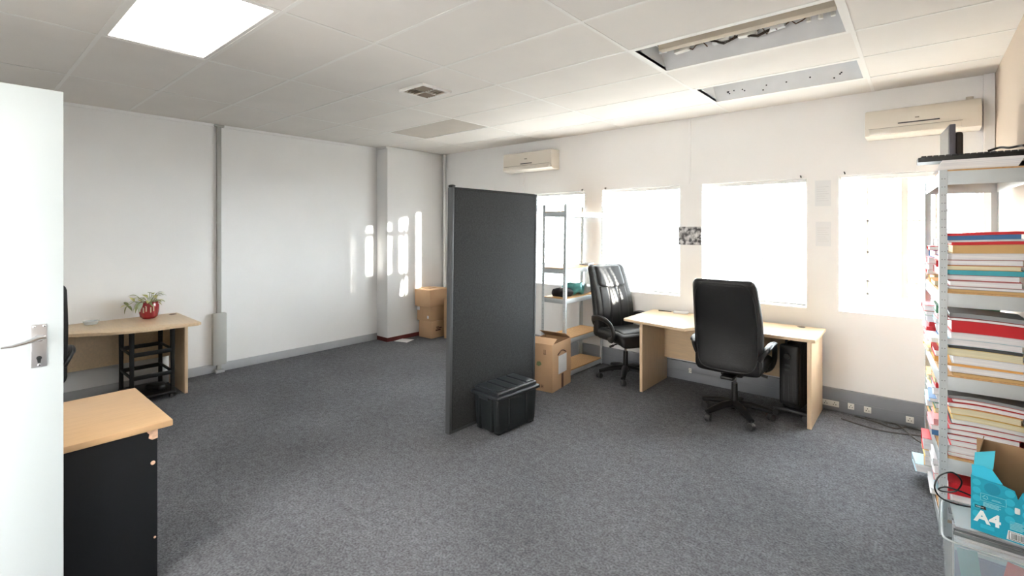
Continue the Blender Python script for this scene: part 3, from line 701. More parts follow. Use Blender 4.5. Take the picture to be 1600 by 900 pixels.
# ------------------------------------------------------------------ office chairs
def backrest_shape(front_panels=True):
    # padded high back, local x across, y forwards, z up, origin at the foot of the back
    hz_ = 0.385
    def f(p, u):
        v = (p.z+hz_)/(2*hz_)
        wide = 0.985+0.02*math.sin(PI*v)-0.075*max(0, v-0.55)/0.45
        y = p.y*(1.0-0.25*v)
        bulge = 0.018*(1-u.x*u.x)*(1 if p.y > 0 else -0.6)*math.sin(PI*v)
        lumbar = 0.025*math.sin(PI*v*1.3)-0.10*v*v-0.02*v
        wing = 0.03*u.x*u.x*(1-0.3*v)
        return (p.x*wide, y+bulge+lumbar+wing, p.z)
    return hz_, f
def office_chair(label, loc, rz):
    c = thing('office_chair', label, 'chair', loc, rz)
    # five star base
    for k in range(5):
        a = math.radians(90+72*k+BASE_ROT)
        dx, dy = math.cos(a), math.sin(a)
        pts = [(dx*0.03, dy*0.03, 0.115), (dx*0.12, dy*0.12, 0.112), (dx*0.22, dy*0.22, 0.092), (dx*0.285, dy*0.285, 0.076)]
        lg = MB().tube(pts, 0.03, 10, rad=[0.04, 0.036, 0.03, 0.024], flat=0.75).build('base_leg', M['blackp'], c)
        ex, ey = dx*0.278, dy*0.278
        w = MB()
        R = Matrix.Translation((ex, ey, 0)) @ Matrix.Rotation(a+0.6, 4, 'Z')
        for s in (-1, 1):
            w.bm.verts.ensure_lookup_table(); n0 = len(w.bm.verts)
            w.lathe([(0.004, s*0.006), (0.026, s*0.006), (0.0285, s*0.010), (0.0285, s*0.020), (0.024, s*0.025), (0.004, s*0.026)], (0, 0, 0.0285), 16, 'y')
        w.tube([(0.024*math.cos(t), 0, 0.03+0.03*math.sin(t)) for t in [PI*j/8 for j in range(-1, 10)]], 0.018, 8, flat=0.25)
        w.cyl((0, 0, 0.05), (0, 0, 0.085), 0.008, seg=8)
        w.build('caster', M['darkp'], lg, xf=R)
    MB().lathe([(0.0, 0.07), (0.036, 0.075), (0.042, 0.10), (0.036, 0.135), (0.0, 0.137)]).build('base_hub', M['blackp'], c)
    MB().lathe([(0.0, 0.13), (0.027, 0.13), (0.024, 0.29), (0.0, 0.291)]).build('column_sleeve', M['blackp'], c)
    MB().lathe([(0.0, 0.29), (0.0145, 0.29), (0.0145, 0.375), (0.0, 0.376)]).build('gas_column', M['chrome'], c)
    b = MB().box(-0.085, 0.085, -0.11, 0.11, 0.365, 0.405, bev=0.012).box(-0.05, 0.05, -0.26, -0.06, 0.375, 0.40, bev=0.008)
    b.build('tilt_mechanism', M['blackp'], c)
    MB().tube([(0.08, 0.03, 0.385), (0.17, 0.04, 0.385), (0.21, 0.045, 0.375)], 0.007, 8).cyl((0.20, 0.042, 0.378), (0.245, 0.047, 0.37), 0.012, seg=10).build('tilt_lever', M['darkp'], c)
    # seat
    def sf(p, u):
        fr = max(0, u.y); z = p.z+0.012*(1-u.x*u.x)*(1-u.y*u.y)*(1 if u.z > 0 else 0)-0.035*fr**3+0.012*u.x*u.x
        return (p.x*(1-0.05*max(0, -u.y)), p.y, z)
    st = MB().rbox((0.255, 0.245, 0.06), 0.048, 14, sf, (0, 0.025, 0.465)).build('seat', M['leather'], c)
    MB().rbox((0.20, 0.15, 0.016), 0.014, 10, lambda p, u: (p.x, p.y, p.z-0.03*max(0, u.y)**3), (0, 0.06, 0.532)).build('seat_pad', M['leather'], st)
    # backrest
    hz_, f = backrest_shape()
    base = Matrix.Translation((0, -0.235, 0.425+hz_))
    bk = MB().rbox((0.262, 0.055, hz_), 0.052, 18, f).build('backrest', M['leather'], c, xf=base, ang=60)
    # piping round the rear face, headrest and front panels
    def on(x, z, y): # point on the deformed shell
        u = Vector((x/0.262, y/0.055, z/hz_)); return base @ Vector(f(Vector((x, y, z)), u))
    loop = []
    for k in range(48):
        a = 2*PI*k/48; ca, sa = math.cos(a), math.sin(a)
        sx = math.copysign(abs(ca)**0.35, ca)*0.232; sz = math.copysign(abs(sa)**0.35, sa)*(hz_-0.03)
        loop.append(on(sx, sz, -0.052))
    MB().tube(loop, 0.004, 6, closed=True).build('rear_piping', M['leather'], bk)
    def hf(p, u):
        q = f(Vector((p.x, 0.05+p.y, p.z+0.27)), Vector(((p.x)/0.262, 1, (p.z+0.27)/hz_)))
        dz = -0.03*(1-u.x*u.x)*(1 if u.z < 0 else 0)*abs(u.z)
        return (q[0], q[1]+0.006*(1-u.x**2), q[2]+dz)
    MB().rbox((0.185, 0.032, 0.105), 0.03, 12, hf).build('headrest', M['leather'], bk, xf=base, ang=60)
    for sx in (-1, 0, 1):
        pw = 0.06 if sx == 0 else 0.055
        def pf(p, u, sx=sx):
            x = p.x+sx*0.125; z = p.z-0.105
            q = f(Vector((x, 0.046+p.y, z)), Vector((x/0.262, 1, z/hz_))); return (q[0], q[1], q[2])
        MB().rbox((pw, 0.018, 0.255), 0.016, 12, pf).build('back_panel', M['leather'], bk, xf=base, ang=60)
    for s in (-1, 1):
        X = s*0.285
        path = [(s*0.235, -0.235, 0.56), (s*0.262, -0.22, 0.61), (X, -0.17, 0.642), (X+s*0.008, -0.08, 0.657), (X+s*0.008, 0.02, 0.648), (X, 0.10, 0.61), (X-s*0.005, 0.14, 0.55), (X-s*0.01, 0.14, 0.49), (s*0.262, 0.09, 0.448), (s*0.235, 0.02, 0.44)]
        P = [Vector(q) for q in path]; out = []
        for i in range(len(P)-1):
            p0, p1, p2, p3 = P[max(i-1, 0)], P[i], P[i+1], P[min(i+2, len(P)-1)]
            for k in range(5):
                t = k/5; out.append(0.5*((2*p1)+(p2-p0)*t+(2*p0-5*p1+4*p2-p3)*t*t+(3*p1-p0-3*p2+p3)*t**3))
        out.append(P[-1])
        ar = MB().tube(out, 0.03, 12, flat=0.6, up=(0, 0.3, 1)).build('armrest', M['blackp'], c)
        pad = [q+Vector((0, 0, 0.012)) for q in out if q.z > 0.62]
        n = len(pad); MB().tube(pad, 0.028, 12, flat=0.5, rad=[0.028*min(1, 0.4+0.3*min(i, n-1-i)) for i in range(n)]).build('arm_pad', M['leather'], ar)
    return c
BASE_ROT = 3
office_chair('black leather office chair seen from behind, pulled up to the beech desk', (-1.20, 4.34, 0), 2)
BASE_ROT = 27
office_chair('black leather office chair facing sideways between the far shelving and the desk end', (-2.40, 4.71, 0), -113)
BASE_ROT = 0
office_chair('black office chair mostly hidden behind the open door at the left desk', (-5.13, 0.338, 0), 90)

# ------------------------------------------------------------------ beech desk under the windows
d = thing('office_desk', 'long beech office desk with shaped top standing below the windows', 'desk', (-1.43, 4.75, 0))
def arc(pts, n=8):
    return pts
top = [(-0.80, 0.28), (-0.80, -0.415), (-0.78, -0.435), (-0.19, -0.535), (-0.15, -0.53), (-0.105, -0.42), (-0.06, -0.36), (0.02, -0.325), (0.12, -0.31), (0.80, -0.30), (0.80, 0.28)]
tp = MB().prism(top, 0.690, 0.715, 'z', bev=0.003).build('desk_top', M['beech'], d)
MB().box(-0.665, -0.637, -0.345, 0.26, 0.0, 0.69, bev=0.002).build('side_panel', M['beech_v'], d)
MB().box(0.745, 0.775, -0.30, 0.27, 0.0, 0.69, bev=0.002).build('side_panel', M['beech_v'], d)
MB().box(-0.637, 0.745, 0.19, 0.208, 0.24, 0.69, bev=0.001).build('modesty_panel', M['beech'], d)
MB().lathe([(0.0, 0.716), (0.03, 0.7165), (0.032, 0.7155), (0.032, 0.714)], (0.62, 0.22, 0)).build('cable_grommet', M['darkp'], tp)
# pens and small papers near the rear edge
tag(MB().cyl((-0.07, 0, 0.005), (0.06, 0.01, 0.005), 0.0045, seg=8).cyl((0.06, 0.01, 0.005), (0.075, 0.011, 0.005), 0.004, 0.001, seg=8).build('pen', M['darkp'], loc=(-2.07, 4.96, 0.7155)), 'dark pen lying on the left end of the beech desk', 'pen')
n = thing('note_pad', 'small white note pad with curled top sheet by the window on the beech desk', 'note pad', (-1.90, 4.97, 0.7155), 12)
MB().box(-0.07, 0.07, -0.04, 0.04, 0, 0.016, bev=0.001).build('pages', M['sheets'], n)
MB().grid(lambda u, v_: (-0.07+0.14*u, -0.04+0.08*v_, 0.017+0.02*max(0, u-0.4)**2), 8, 2).build('top_sheet', M['paper'], n)
# ------------------------------------------------------------------ oil heater
h = thing('oil_heater', 'black oil filled radiator heater on castors under the right end of the desk', 'heater', (-0.815, 4.72, 0), -6)
for k in range(7):
    y = -0.09+k*0.045
    MB().rbox((0.075, 0.011, 0.27), 0.010, 10, lambda p, u: (p.x*(1-0.12*u.z**6), p.y*(1-0.5*u.x**4), p.z), (0, y, 0.35)).build('fin', M['blackp'], h)
MB().cyl((0, -0.11, 0.58), (0, 0.20, 0.58), 0.02, seg=10).cyl((0, -0.11, 0.12), (0, 0.20, 0.12), 0.02, seg=10).build('oil_pipe', M['blackp'], h)
cp = MB().rbox((0.075, 0.032, 0.25), 0.02, 12, None, (0, -0.14, 0.375)).build('control_panel', M['blackp'], h)
MB().lathe([(0.0, -0.024), (0.022, -0.022), (0.026, -0.004), (0.026, 0.004), (0, 0.005)], (-0.01, -0.174, 0.535), 18, 'y').build('thermostat_knob', M['darkp'], cp)
for zz in (0.46, 0.42): MB().box(-0.03, 0.01, -0.176, -0.17, zz-0.01, zz+0.01, bev=0.002).build('switch', M['darkp'], cp)
for xx in (-0.035, 0.0, 0.035): MB().box(xx-0.004, xx+0.004, -0.1745, -0.17, 0.16, 0.38, bev=0.001).build('vent_slot', M['darkp'], cp)
MB().tube([(-0.05, -0.06, 0.615), (-0.05, -0.06, 0.64), (-0.045, 0.0, 0.652), (-0.045, 0.06, 0.652), (-0.05, 0.12, 0.64), (-0.05, 0.12, 0.615)], 0.009, 8).build('handle', M['blackp'], h)
for y in (-0.12, 0.17):
    br = MB().box(-0.13, 0.13, y-0.018, y+0.018, 0.058, 0.078, bev=0.004).build('castor_bracket', M['darkp'], h)
    for xx in (-0.112, 0.112):
        MB().lathe([(0.003, -0.014), (0.024, -0.014), (0.028, -0.009), (0.028, 0.009), (0.024, 0.014), (0.003, 0.014)], (xx, y, 0.0282), 16, 'y').box(xx-0.006, xx+0.006, y-0.006, y+0.006, 0.04, 0.06).build('castor', M['darkp'], br)
# ------------------------------------------------------------------ left desk with plant, rack
d = thing('office_desk', 'beech desk with curved front against the left wall carrying a red plant pot', 'desk', (-5.60, 0.62, 0))
top = [(-0.37, 0.96), (-0.37, -0.75), (0.10, -0.75), (0.12, -0.2), (0.15, 0.0), (0.23, 0.14), (0.33, 0.26), (0.40, 0.40), (0.435, 0.60), (0.44, 0.92), (0.42, 0.945)]
tp = MB().prism(top, 0.690, 0.715, 'z', bev=0.003).build('desk_top', M['beech'], d)
MB().box(-0.34, 0.17, 0.88, 0.908, 0.0, 0.69, bev=0.002).build('side_panel', M['beech_v'], d)
MB().box(-0.34, 0.06, -0.72, -0.692, 0.0, 0.69, bev=0.002).build('side_panel', M['beech_v'], d)
MB().box(-0.27, -0.252, -0.692, 0.88, 0.30, 0.69, bev=0.001).build('modesty_panel', M['beech'], d)
MB().lathe([(0.0, 0.716), (0.03, 0.7165), (0.032, 0.7155), (0.032, 0.714)], (-0.28, 0.90, 0)).build('cable_grommet', M['wire'], tp)
pt = thing('potted_plant', 'small leafy plant in a glossy red pot on the left desk', 'plant', (-5.80, 1.30, 0.7155))
pt.scale = (0.95, 0.95, 1.3)
pot = MB().lathe([(0.0, 0.0), (0.055, 0.0), (0.075, 0.015), (0.088, 0.06), (0.088, 0.105), (0.080, 0.125), (0.074, 0.125), (0.078, 0.10), (0.0, 0.095)], seg=24).build('pot', M['redpot'], pt)
b = MB()
for a in (-75, -35, 5):
    ca, sa = math.cos(math.radians(a)), math.sin(math.radians(a))
    for o_ in (-0.012, 0.012):
        R = Matrix.Rotation(math.radians(a), 4, 'Z') @ Matrix.Translation((0.087, o_, 0.07+0.008*(o_ > 0)))
        b.box(-0.003, 0.004, -0.005, 0.005, -0.02, 0.02, bev=0.002, M=R)
b.build('painted_pattern', M['cream'], pot)
MB().lathe([(0, 0.096), (0.076, 0.098), (0.0, 0.103)]).build('soil', M['soil'], pt)
rl = random.Random(11)
def leaf(p, az, tilt, ln, wd, m, name='leaf'):
    b = MB()
    def f(u, v_):
        x = ln*u; w = wd*math.sin(PI*(0.06+0.94*u)**0.8)*(1-0.1*u); y = w*(v_-0.5); z = -0.35*ln*u*u+0.15*abs(v_-0.5)*w
        return (x, y, z)
    b.grid(f, 8, 4)
    R = Matrix.Translation(p) @ Matrix.Rotation(az, 4, 'Z') @ Matrix.Rotation(-tilt, 4, 'Y')
    return b.build(name, m, pt, xf=R, fixn=False)
stems = MB()
for k in range(34):
    az = rl.uniform(0, 2*PI); r0 = rl.uniform(0.0, 0.05); hh = 0.12+rl.uniform(0.0, 0.07); out = rl.uniform(0.02, 0.07)
    b0 = Vector((r0*math.cos(az), r0*math.sin(az), 0.098)); tip = Vector(((r0+out)*math.cos(az), (r0+out)*math.sin(az), hh))
    stems.tube([b0, (b0+tip)/2+Vector((0, 0, 0.012)), tip], 0.0022, 5)
    leaf(tip, az+rl.uniform(-.5, .5), rl.uniform(-0.2, 0.6), rl.uniform(0.05, 0.075), rl.uniform(0.035, 0.05), M[('leaf', 'leaf_y', 'leaf_w')[k % 3]])
# a trailing shoot on the left and leaves hanging down the side of the pot
sd = Vector((-0.55, -0.84, 0)).normalized()
p0 = sd*0.07+Vector((0, 0, 0.11)); p1 = sd*0.13+Vector((0, 0, 0.13)); p2 = sd*0.19+Vector((0, 0, 0.10))
stems.tube([sd*0.03+Vector((0, 0, 0.1)), p0, p1, p2], 0.0022, 5)
for q, az, tl, mm_ in ((p2, -2.1, -0.9, 'leaf'), (p2, -1.2, 0.2, 'leaf_y'), (p2, -2.9, 0.7, 'leaf'), (p1, -2.6, 0.8, 'leaf_y'), (p2, 0.6, -0.3, 'leaf')): leaf(q, az, tl, 0.065, 0.04, M[mm_])
for k in range(5):
    az = -2.1+k*0.3; leaf(Vector((0.088*math.cos(az), 0.088*math.sin(az), 0.128)), az, -0.7, 0.085, 0.05, M[('leaf_w', 'leaf')[k % 2]])
stems.build('stems', M['leaf'], pt)
tag(MB().lathe([(0.0, 0.0), (0.045, 0.0), (0.058, 0.03), (0.060, 0.032), (0.056, 0.032), (0.043, 0.004), (0.0, 0.003)], seg=24).build('glass_dish', M['clear_rim'], loc=(-5.83, 0.87, 0.7155)), 'small clear dish on the left desk', 'dish')
# black plastic rack under the desk
r = thing('storage_rack', 'black plastic rack with two open tiers on castors under the left desk', 'rack', (-5.605, 1.24, 0), 0)
RX, RY = 0.20, 0.155
for sx in (-1, 1):
    for sy in (-1, 1):
        MB().tube([(sx*RX, sy*RY, 0.06), (sx*RX, sy*RY, 0.3), (sx*RX*0.98, sy*RY, 0.655)], 0.02, 8, flat=0.7, rad=[0.019, 0.017, 0.021]).build('post', M['blackp'], r)
for z in (0.235, 0.445):
    b = MB()
    for s in (-1, 1):
        b.box(-RX, RX, s*RY-0.008, s*RY+0.008, z, z+0.022, bev=0.003)
        b.box(s*RX-0.008, s*RX+0.008, -RY, RY, z-0.012, z+0.026, bev=0.003)
    b.build('tier_rail', M['blackp'], r)
b = MB().box(-RX-0.03, RX+0.03, -RY-0.02, RY+0.02, 0.045, 0.07, bev=0.006); b.build('base_tray', M['blackp'], r)
for sx in (-1, 1):
    for sy in (-1, 1):
        MB().lathe([(0.003, -0.012), (0.02, -0.012), (0.0225, -0.006), (0.0225, 0.006), (0.02, 0.012), (0.003, 0.012)], (sx*(RX-0.01), sy*(RY-0.01), 0.0227), 14, 'y').build('castor', M['darkp'], r)
tag(MB().rbox((0.09, 0.05, 0.024), 0.02, 10, lambda p, u: (p.x, p.y*(1-0.35*max(0, u.x)), p.z), (0, 0, 0.024)).build('pouch', M['blackp'], loc=(-5.55, 1.30, 0.0705), rot=(0, 0, 0.4)), 'black pouch lying in the base of the black rack', 'pouch')
# ------------------------------------------------------------------ near black desk at the left
d = thing('office_desk', 'desk with honey coloured top and black panel in the left foreground', 'desk', (-2.965, 0.08, 0))
MB().box(-0.345, 0.34, -0.66, 0.60, 0.692, 0.72, bev=0.004).build('desk_top', M['oak'], d)
pn = MB().box(0.295, 0.318, -0.60, 0.545, 0.0, 0.692, bev=0.001).build('front_panel', M['black_panel'], d)
MB().box(-0.30, 0.295, 0.515, 0.54, 0.0, 0.692, bev=0.001).build('side_panel', M['black_panel'], d)
MB().box(-0.30, 0.295, -0.60, -0.575, 0.0, 0.692, bev=0.001).build('side_panel', M['black_panel'], d)
MB().box(-0.30, -0.28, -0.575, 0.515, 0.3, 0.692, bev=0.001).build('modesty_panel', M['black_panel'], d)
MB().prism([(0.50, 0.692), (0.546, 0.692), (0.546, 0.648), (0.525, 0.645), (0.512, 0.655), (0.515, 0.672)], 0.3175, 0.3195, 'x').build('chipped_corner', M['chip'], pn)
for y0, z0, r0 in ((0.528, 0.54, 0.009), (0.535, 0.20, 0.005)): MB().cyl((0.3175, y0, z0), (0.3200, y0, z0), r0, seg=12).build('dowel_cap', M['chip'], pn)

# ------------------------------------------------------------------ right hand shelving packed with files
SX0, SX1, SY0, SY1 = 0.065, 0.415, 3.37, 4.27
SW, SD = SX1-SX0, SY1-SY0
LV = [0.08, 0.415, 0.84, 1.272, 1.905]
shelving('galvanised steel shelving packed with files against the right wall', ((SX0+SX1)/2-0.013, (SY0+SY1)/2, 0), 3.3, SW, SD, 1.904, LV, 0.07)
ORD = ['topmost', 'second', 'third', 'fourth', 'fifth', 'sixth', 'seventh', 'eighth', 'ninth', 'tenth', 'eleventh', 'twelfth', 'thirteenth', 'fourteenth', 'fifteenth', 'sixteenth']
CN = dict(red='red', darkred='dark red', blue='blue', teal='teal', tan='tan', yellow='yellow', orange='orange', white='white', grey='grey', pink='pink', green='green', lightblue='pale blue', dark='black')
def folder(name, cx, cy, z, L, D, t, col, spine_front, rz, g, zb, Hp, label, group, sheet='sheets'):
    fo = thing(name, label, 'folder', (cx, cy, z), rz, group)
    n = 10; c = 0.0022
    def warp(bm_):
        for v_ in bm_.verts:
            v_.co.z += g(v_.co.x)*((z+v_.co.z-zb)/Hp)
    b = MB()
    def slab(y0, y1, z0, z1, x0=-L/2, x1=L/2):
        for i in range(n):
            b.box(x0+(x1-x0)*i/n, x0+(x1-x0)*(i+1)/n, y0, y1, z0, z1)
    def clean():
        bmesh.ops.remove_doubles(b.bm, verts=b.bm.verts, dist=1e-5)
        seen = {}
        for f_ in list(b.bm.faces):
            k = tuple(sorted(v_.index for v_ in f_.verts)); seen.setdefault(k, []).append(f_)
        kill = [f_ for fs in seen.values() if len(fs) > 1 for f_ in fs]
        if kill: bmesh.ops.delete(b.bm, geom=kill, context='FACES_ONLY')
    # cover: bottom sheet, top sheet and the folded spine
    slab(-D/2, D/2, 0, c); slab(-D/2, D/2, t-c, t)
    if spine_front: slab(-D/2-c*0.5, -D/2+c, 0, t)
    else: slab(D/2-c, D/2, 0, t)
    warp(b.bm); b.build('cover', M['f_'+col], fo)
    b = MB(); e = 0.004+0.006*((hash((round(cx*997), round(z*9973))) % 10)/10)
    slab(-D/2+(c+0.002 if spine_front else -e*0.4), D/2-c-0.002, c+0.0003, t-c-0.0003, -L/2+0.006, L/2-0.006)
    warp(b.bm); b.build('papers', M[sheet], fo)
    return fo
def pile(cx, cy, zb, specs, g, where, group, L=0.30, D=0.24, seed=0, jit=0.012, rz=2.5, left=0.0):
    rn = random.Random(seed); z = zb; tot = sum(s[1] for s in specs); n = len(specs)
    cnt = {}
    for i, s in enumerate(reversed(specs)):
        col, t, sp = s[0], s[1], s[2]; k = n-1-i
        L2 = L-rn.uniform(0, 0.035)
        xx = cx+rn.uniform(-jit, jit)-left*rn.random()
        folder('file_folder', xx, cy+rn.uniform(-jit, jit), z, L2, D, t-0.0008, col, sp, rz+rn.uniform(-2.2, 2.2), lambda x, dx=xx-cx: g(x+dx), zb, tot,
               '%s file folder, %s from the top, %s' % (CN[col], ORD[k] if k else 'first', where), group, 'sheets_y' if col in ('yellow', 'tan', 'orange') else 'sheets')
        z += t
    return z
T, F_ = True, False
top_pile = [('red', 0.014, T), ('blue', 0.024, T), ('white', 0.010, F_), ('red', 0.016, T), ('tan', 0.044, T), ('white', 0.034, F_), ('darkred', 0.030, F_), ('orange', 0.024, F_), ('teal', 0.026, T), ('red', 0.030, F_), ('pink', 0.030, F_), ('grey', 0.016, F_), ('tan', 0.014, T)]
mid_pile = [('grey', 0.022, T), ('darkred', 0.016, F_), ('red', 0.060, T), ('white', 0.034, F_), ('lightblue', 0.034, F_), ('dark', 0.012, T), ('yellow', 0.038, F_), ('white', 0.040, F_), ('orange', 0.012, T), ('white', 0.032, F_), ('tan', 0.014, T)]
low_pile = [('grey', 0.016, T), ('red', 0.018, F_), ('red', 0.024, F_), ('orange', 0.034, F_), ('yellow', 0.026, F_), ('dark', 0.026, F_), ('red', 0.028, F_), ('red', 0.026, F_), ('darkred', 0.028, F_), ('red', 0.030, F_), ('white', 0.034, F_), ('red', 0.022, F_)]
bot_pile = [('red', 0.062, T), ('white', 0.040, F_), ('red', 0.034, F_), ('grey', 0.034, F_), ('white', 0.030, F_)]
PX0 = 0.247
pile(PX0, 3.515, LV[3]+0.0006, top_pile, lambda x: 0.006*math.sin(9*x)-0.004, 'front pile on the upper file shelf', 'front pile on the upper file shelf', seed=1)
pile(PX0, 3.515, LV[2]+0.0006, mid_pile, lambda x: 0.008*math.sin(8*x+2)-0.014*(x+0.15), 'front pile on the middle file shelf', 'front pile on the middle file shelf', seed=2)
pile(PX0, 3.515, LV[1]+0.0006, low_pile, lambda x: 0.01*math.sin(7*x+1.2)-0.07*max(0, x+0.05), 'front pile on the lower file shelf', 'front pile on the lower file shelf', seed=3)
pile(PX0, 3.515, LV[0]+0.0006, bot_pile, lambda x: 0.004*math.sin(8*x), 'front pile on the bottom file shelf', 'pile on the bottom file shelf', seed=4)
cols = ['red', 'white', 'green', 'orange', 'white', 'blue', 'yellow', 'pink', 'white', 'red', 'lightblue', 'tan', 'grey', 'red']
def rear(seed, hgt):
    rn = random.Random(seed); out = []; s = 0
    while s < hgt-0.02:
        t = rn.uniform(0.022, 0.045); t = min(t, hgt-s); out.append((rn.choice(cols), t, rn.random() < 0.3)); s += t
    return out
for li, nm, hg in ((3, 'upper', 0.27), (2, 'middle', 0.335), (1, 'lower', 0.33)):
    zb = LV[li]+0.0006
    pile(PX0-0.03, 3.79, zb, rear(20+li, hg), lambda x: -0.012*max(0, -x), 'middle pile on the %s file shelf' % nm, 'middle pile on the %s file shelf' % nm, seed=30+li, jit=0.010, left=0.045, L=0.28)
    pile(PX0-0.045, 4.07, zb, rear(40+li, hg-0.05), lambda x: -0.012*max(0, -x), 'rear pile on the %s file shelf' % nm, 'rear pile on the %s file shelf' % nm, seed=50+li, jit=0.010, left=0.06, L=0.28)
pile(PX0-0.03, 3.79, LV[0]+0.0006, rear(61, 0.2), lambda x: 0, 'rear pile on the bottom file shelf', 'rear pile on the bottom file shelf', seed=62, left=0.04, L=0.29)
# folders that stick out at the left side of the shelving
def jutting(cx, cy, z, rz, col, t, label):
    folder('file_folder', cx, cy, z, 0.29, 0.19, t, col, False, rz, lambda x: -0.04*max(0, -x), z, 1, label, 'folders jutting from the side of the file shelving')
jz = LV[0]+0.0006
for col, t, x, y, rz_, lb in (('lightblue', 0.05, 0.115, 4.04, 6, 'pale blue folder sticking out farthest at the foot of the file shelving'),
                              ('tan', 0.06, 0.165, 4.03, 0, 'tan folder on the pale blue one sticking out of the file shelving'),
                              ('yellow', 0.04, 0.16, 4.03, 4, 'yellow folder on the tan one sticking out of the file shelving'),
                              ('red', 0.07, 0.155, 4.03, 2, 'red folder topmost of the small pile sticking out of the file shelving')):
    jutting(x, y, jz, rz_, col, t-0.0006, lb); jz += t
# on top of the shelving: paper ream, keyboard, monitor, cable
zt = LV[4]+0.0006
ps = thing('paper_stack', 'thick stack of white paper on top of the file shelving under the keyboard', 'paper', (0.215, 3.50, zt), 2)
MB().prism([(-0.155, 0.0), (0.150, 0.0), (0.165, 0.030), (0.178, 0.052), (-0.128, 0.052), (-0.137, 0.03)], -0.105, 0.105, 'y').build('sheets', M['sheets'], ps)
tag(MB().box(-0.06, 0.06, -0.1, 0.1, 0, 0.03, bev=0.004).build('notebook', M['f_darkred'], loc=(0.30, 3.74, zt), rot=(0, 0, 0.3)), 'dark red notebook on top of the file shelving behind the paper stack', 'notebook')
kb = thing('keyboard', 'black computer keyboard lying on the paper stack on top of the file shelving', 'keyboard', (0.205, 3.505, zt+0.0525), 2)
MB().prism([(-0.085, 0.0), (0.085, 0.0), (0.085, 0.034), (-0.085, 0.024)], -0.215, 0.215, 'x', bev=0.003).build('case', M['blackp'], kb)
b = MB()
for i in range(17):
    for j in range(5):
        x = -0.2+i*0.0245; y = -0.07+j*0.03; z = 0.026+0.0588*(y+0.085)
        b.box(x-0.0, x+0.0205, y, y+0.025, z-0.001, z+0.007, bev=0.0015)
kk = b.build('keys', M['darkp'], kb); kk['kind'] = 'stuff'
mn = thing('monitor', 'small flat computer monitor without stand propped on top of the file shelving, seen edge on', 'monitor', (0.128, 3.96, zt), 4.9)
MB().box(-0.012, 0.016, -0.185, 0.185, 0.0, 0.30, bev=0.004).build('case', M['bezel'], mn)
MB().box(-0.0135, -0.0115, -0.165, 0.165, 0.02, 0.28).build('screen', M['lcd'], mn)
MB().rbox((0.022, 0.15, 0.115), 0.018, 10, None, (0.034, 0, 0.145)).build('rear_housing', M['mon_back'], mn)
cable('keyboard_cable', [(0.28, 3.60, zt+0.108), (0.32, 3.57, zt+0.118), (0.35, 3.52, zt+0.107), (0.38, 3.48, zt+0.108), (0.39, 3.42, zt+0.102)], 0.006, M['cable_b'], 'black cable coiled over the right end of the keyboard on the file shelving')
tag(MB().rbox((0.02, 0.05, 0.018), 0.014, 8, None, (0, 0, 0.018)).build('mouse', M['blackp'], loc=(0.40, 3.52, zt), rot=(0, 0, 0.2)), 'black computer mouse beside the paper stack at the right end of the shelving top', 'mouse')
# ------------------------------------------------------------------ clear tub, its contents, the paper carton
tb = thing('clear_storage_tub', 'clear plastic storage tub full of files in front of the file shelving', 'tub', (0.248, 2.935, 0), -1.5)
tw, td, th_ = 0.17, 0.205, 0.285
def shell(w0, d0, w1, d1, z0, z1, t, m, name, par):
    b = MB(); n = 40; prof = []
    def ring(w, d, z):
        out = []
        for k in range(n):
            a = 2*PI*k/n; ca, sa = math.cos(a), math.sin(a)
            out.append((math.copysign(abs(ca)**0.22, ca)*w, math.copysign(abs(sa)**0.22, sa)*d, z))
        return out
    R = [ring(w0, d0, z0), ring(w1, d1, z1), ring(w1-t, d1-t, z1), ring(w0-t, d0-t, z0+t)]
    v_ = [q for r_ in R for q in r_]; f_ = []
    for i in range(3):
        for k in range(n): f_.append((i*n+k, i*n+(k+1) % n, (i+1)*n+(k+1) % n, (i+1)*n+k))
    f_.append(tuple(range(n-1, -1, -1))); f_.append(tuple(3*n+k for k in range(n)))
    b._new(v_, f_); return b.build(name, m, par)
shell(tw*0.93, td*0.93, tw, td, 0.0, th_, 0.003, M['clear'], 'body', tb)
b = MB(); n = 48
lp = []
for k in range(n):
    a = 2*PI*k/n; ca, sa = math.cos(a), math.sin(a); lp.append((math.copysign(abs(ca)**0.22, ca)*(tw+0.002), math.copysign(abs(sa)**0.22, sa)*(td+0.002), th_))
MB().tube(lp, 0.0045, 8, closed=True).build('rim', M['clear_rim'], tb)
def insub(name, label, cat, loc, rx, ry, rz_, hx, hy, hz_, m, m2=None):
    o = thing(name, label, cat, loc, 0); o.rotation_euler = (math.radians(rx), math.radians(ry), math.radians(rz_))
    MB().box(-hx, hx, -hy, hy, 0, hz_, bev=0.003).build('cover', m, o)
    MB().box(-hx+0.004, hx-0.004, -hy-0.001, hy-0.006, 0.004, hz_-0.004).build('pages', M['sheets'], o)
    return o
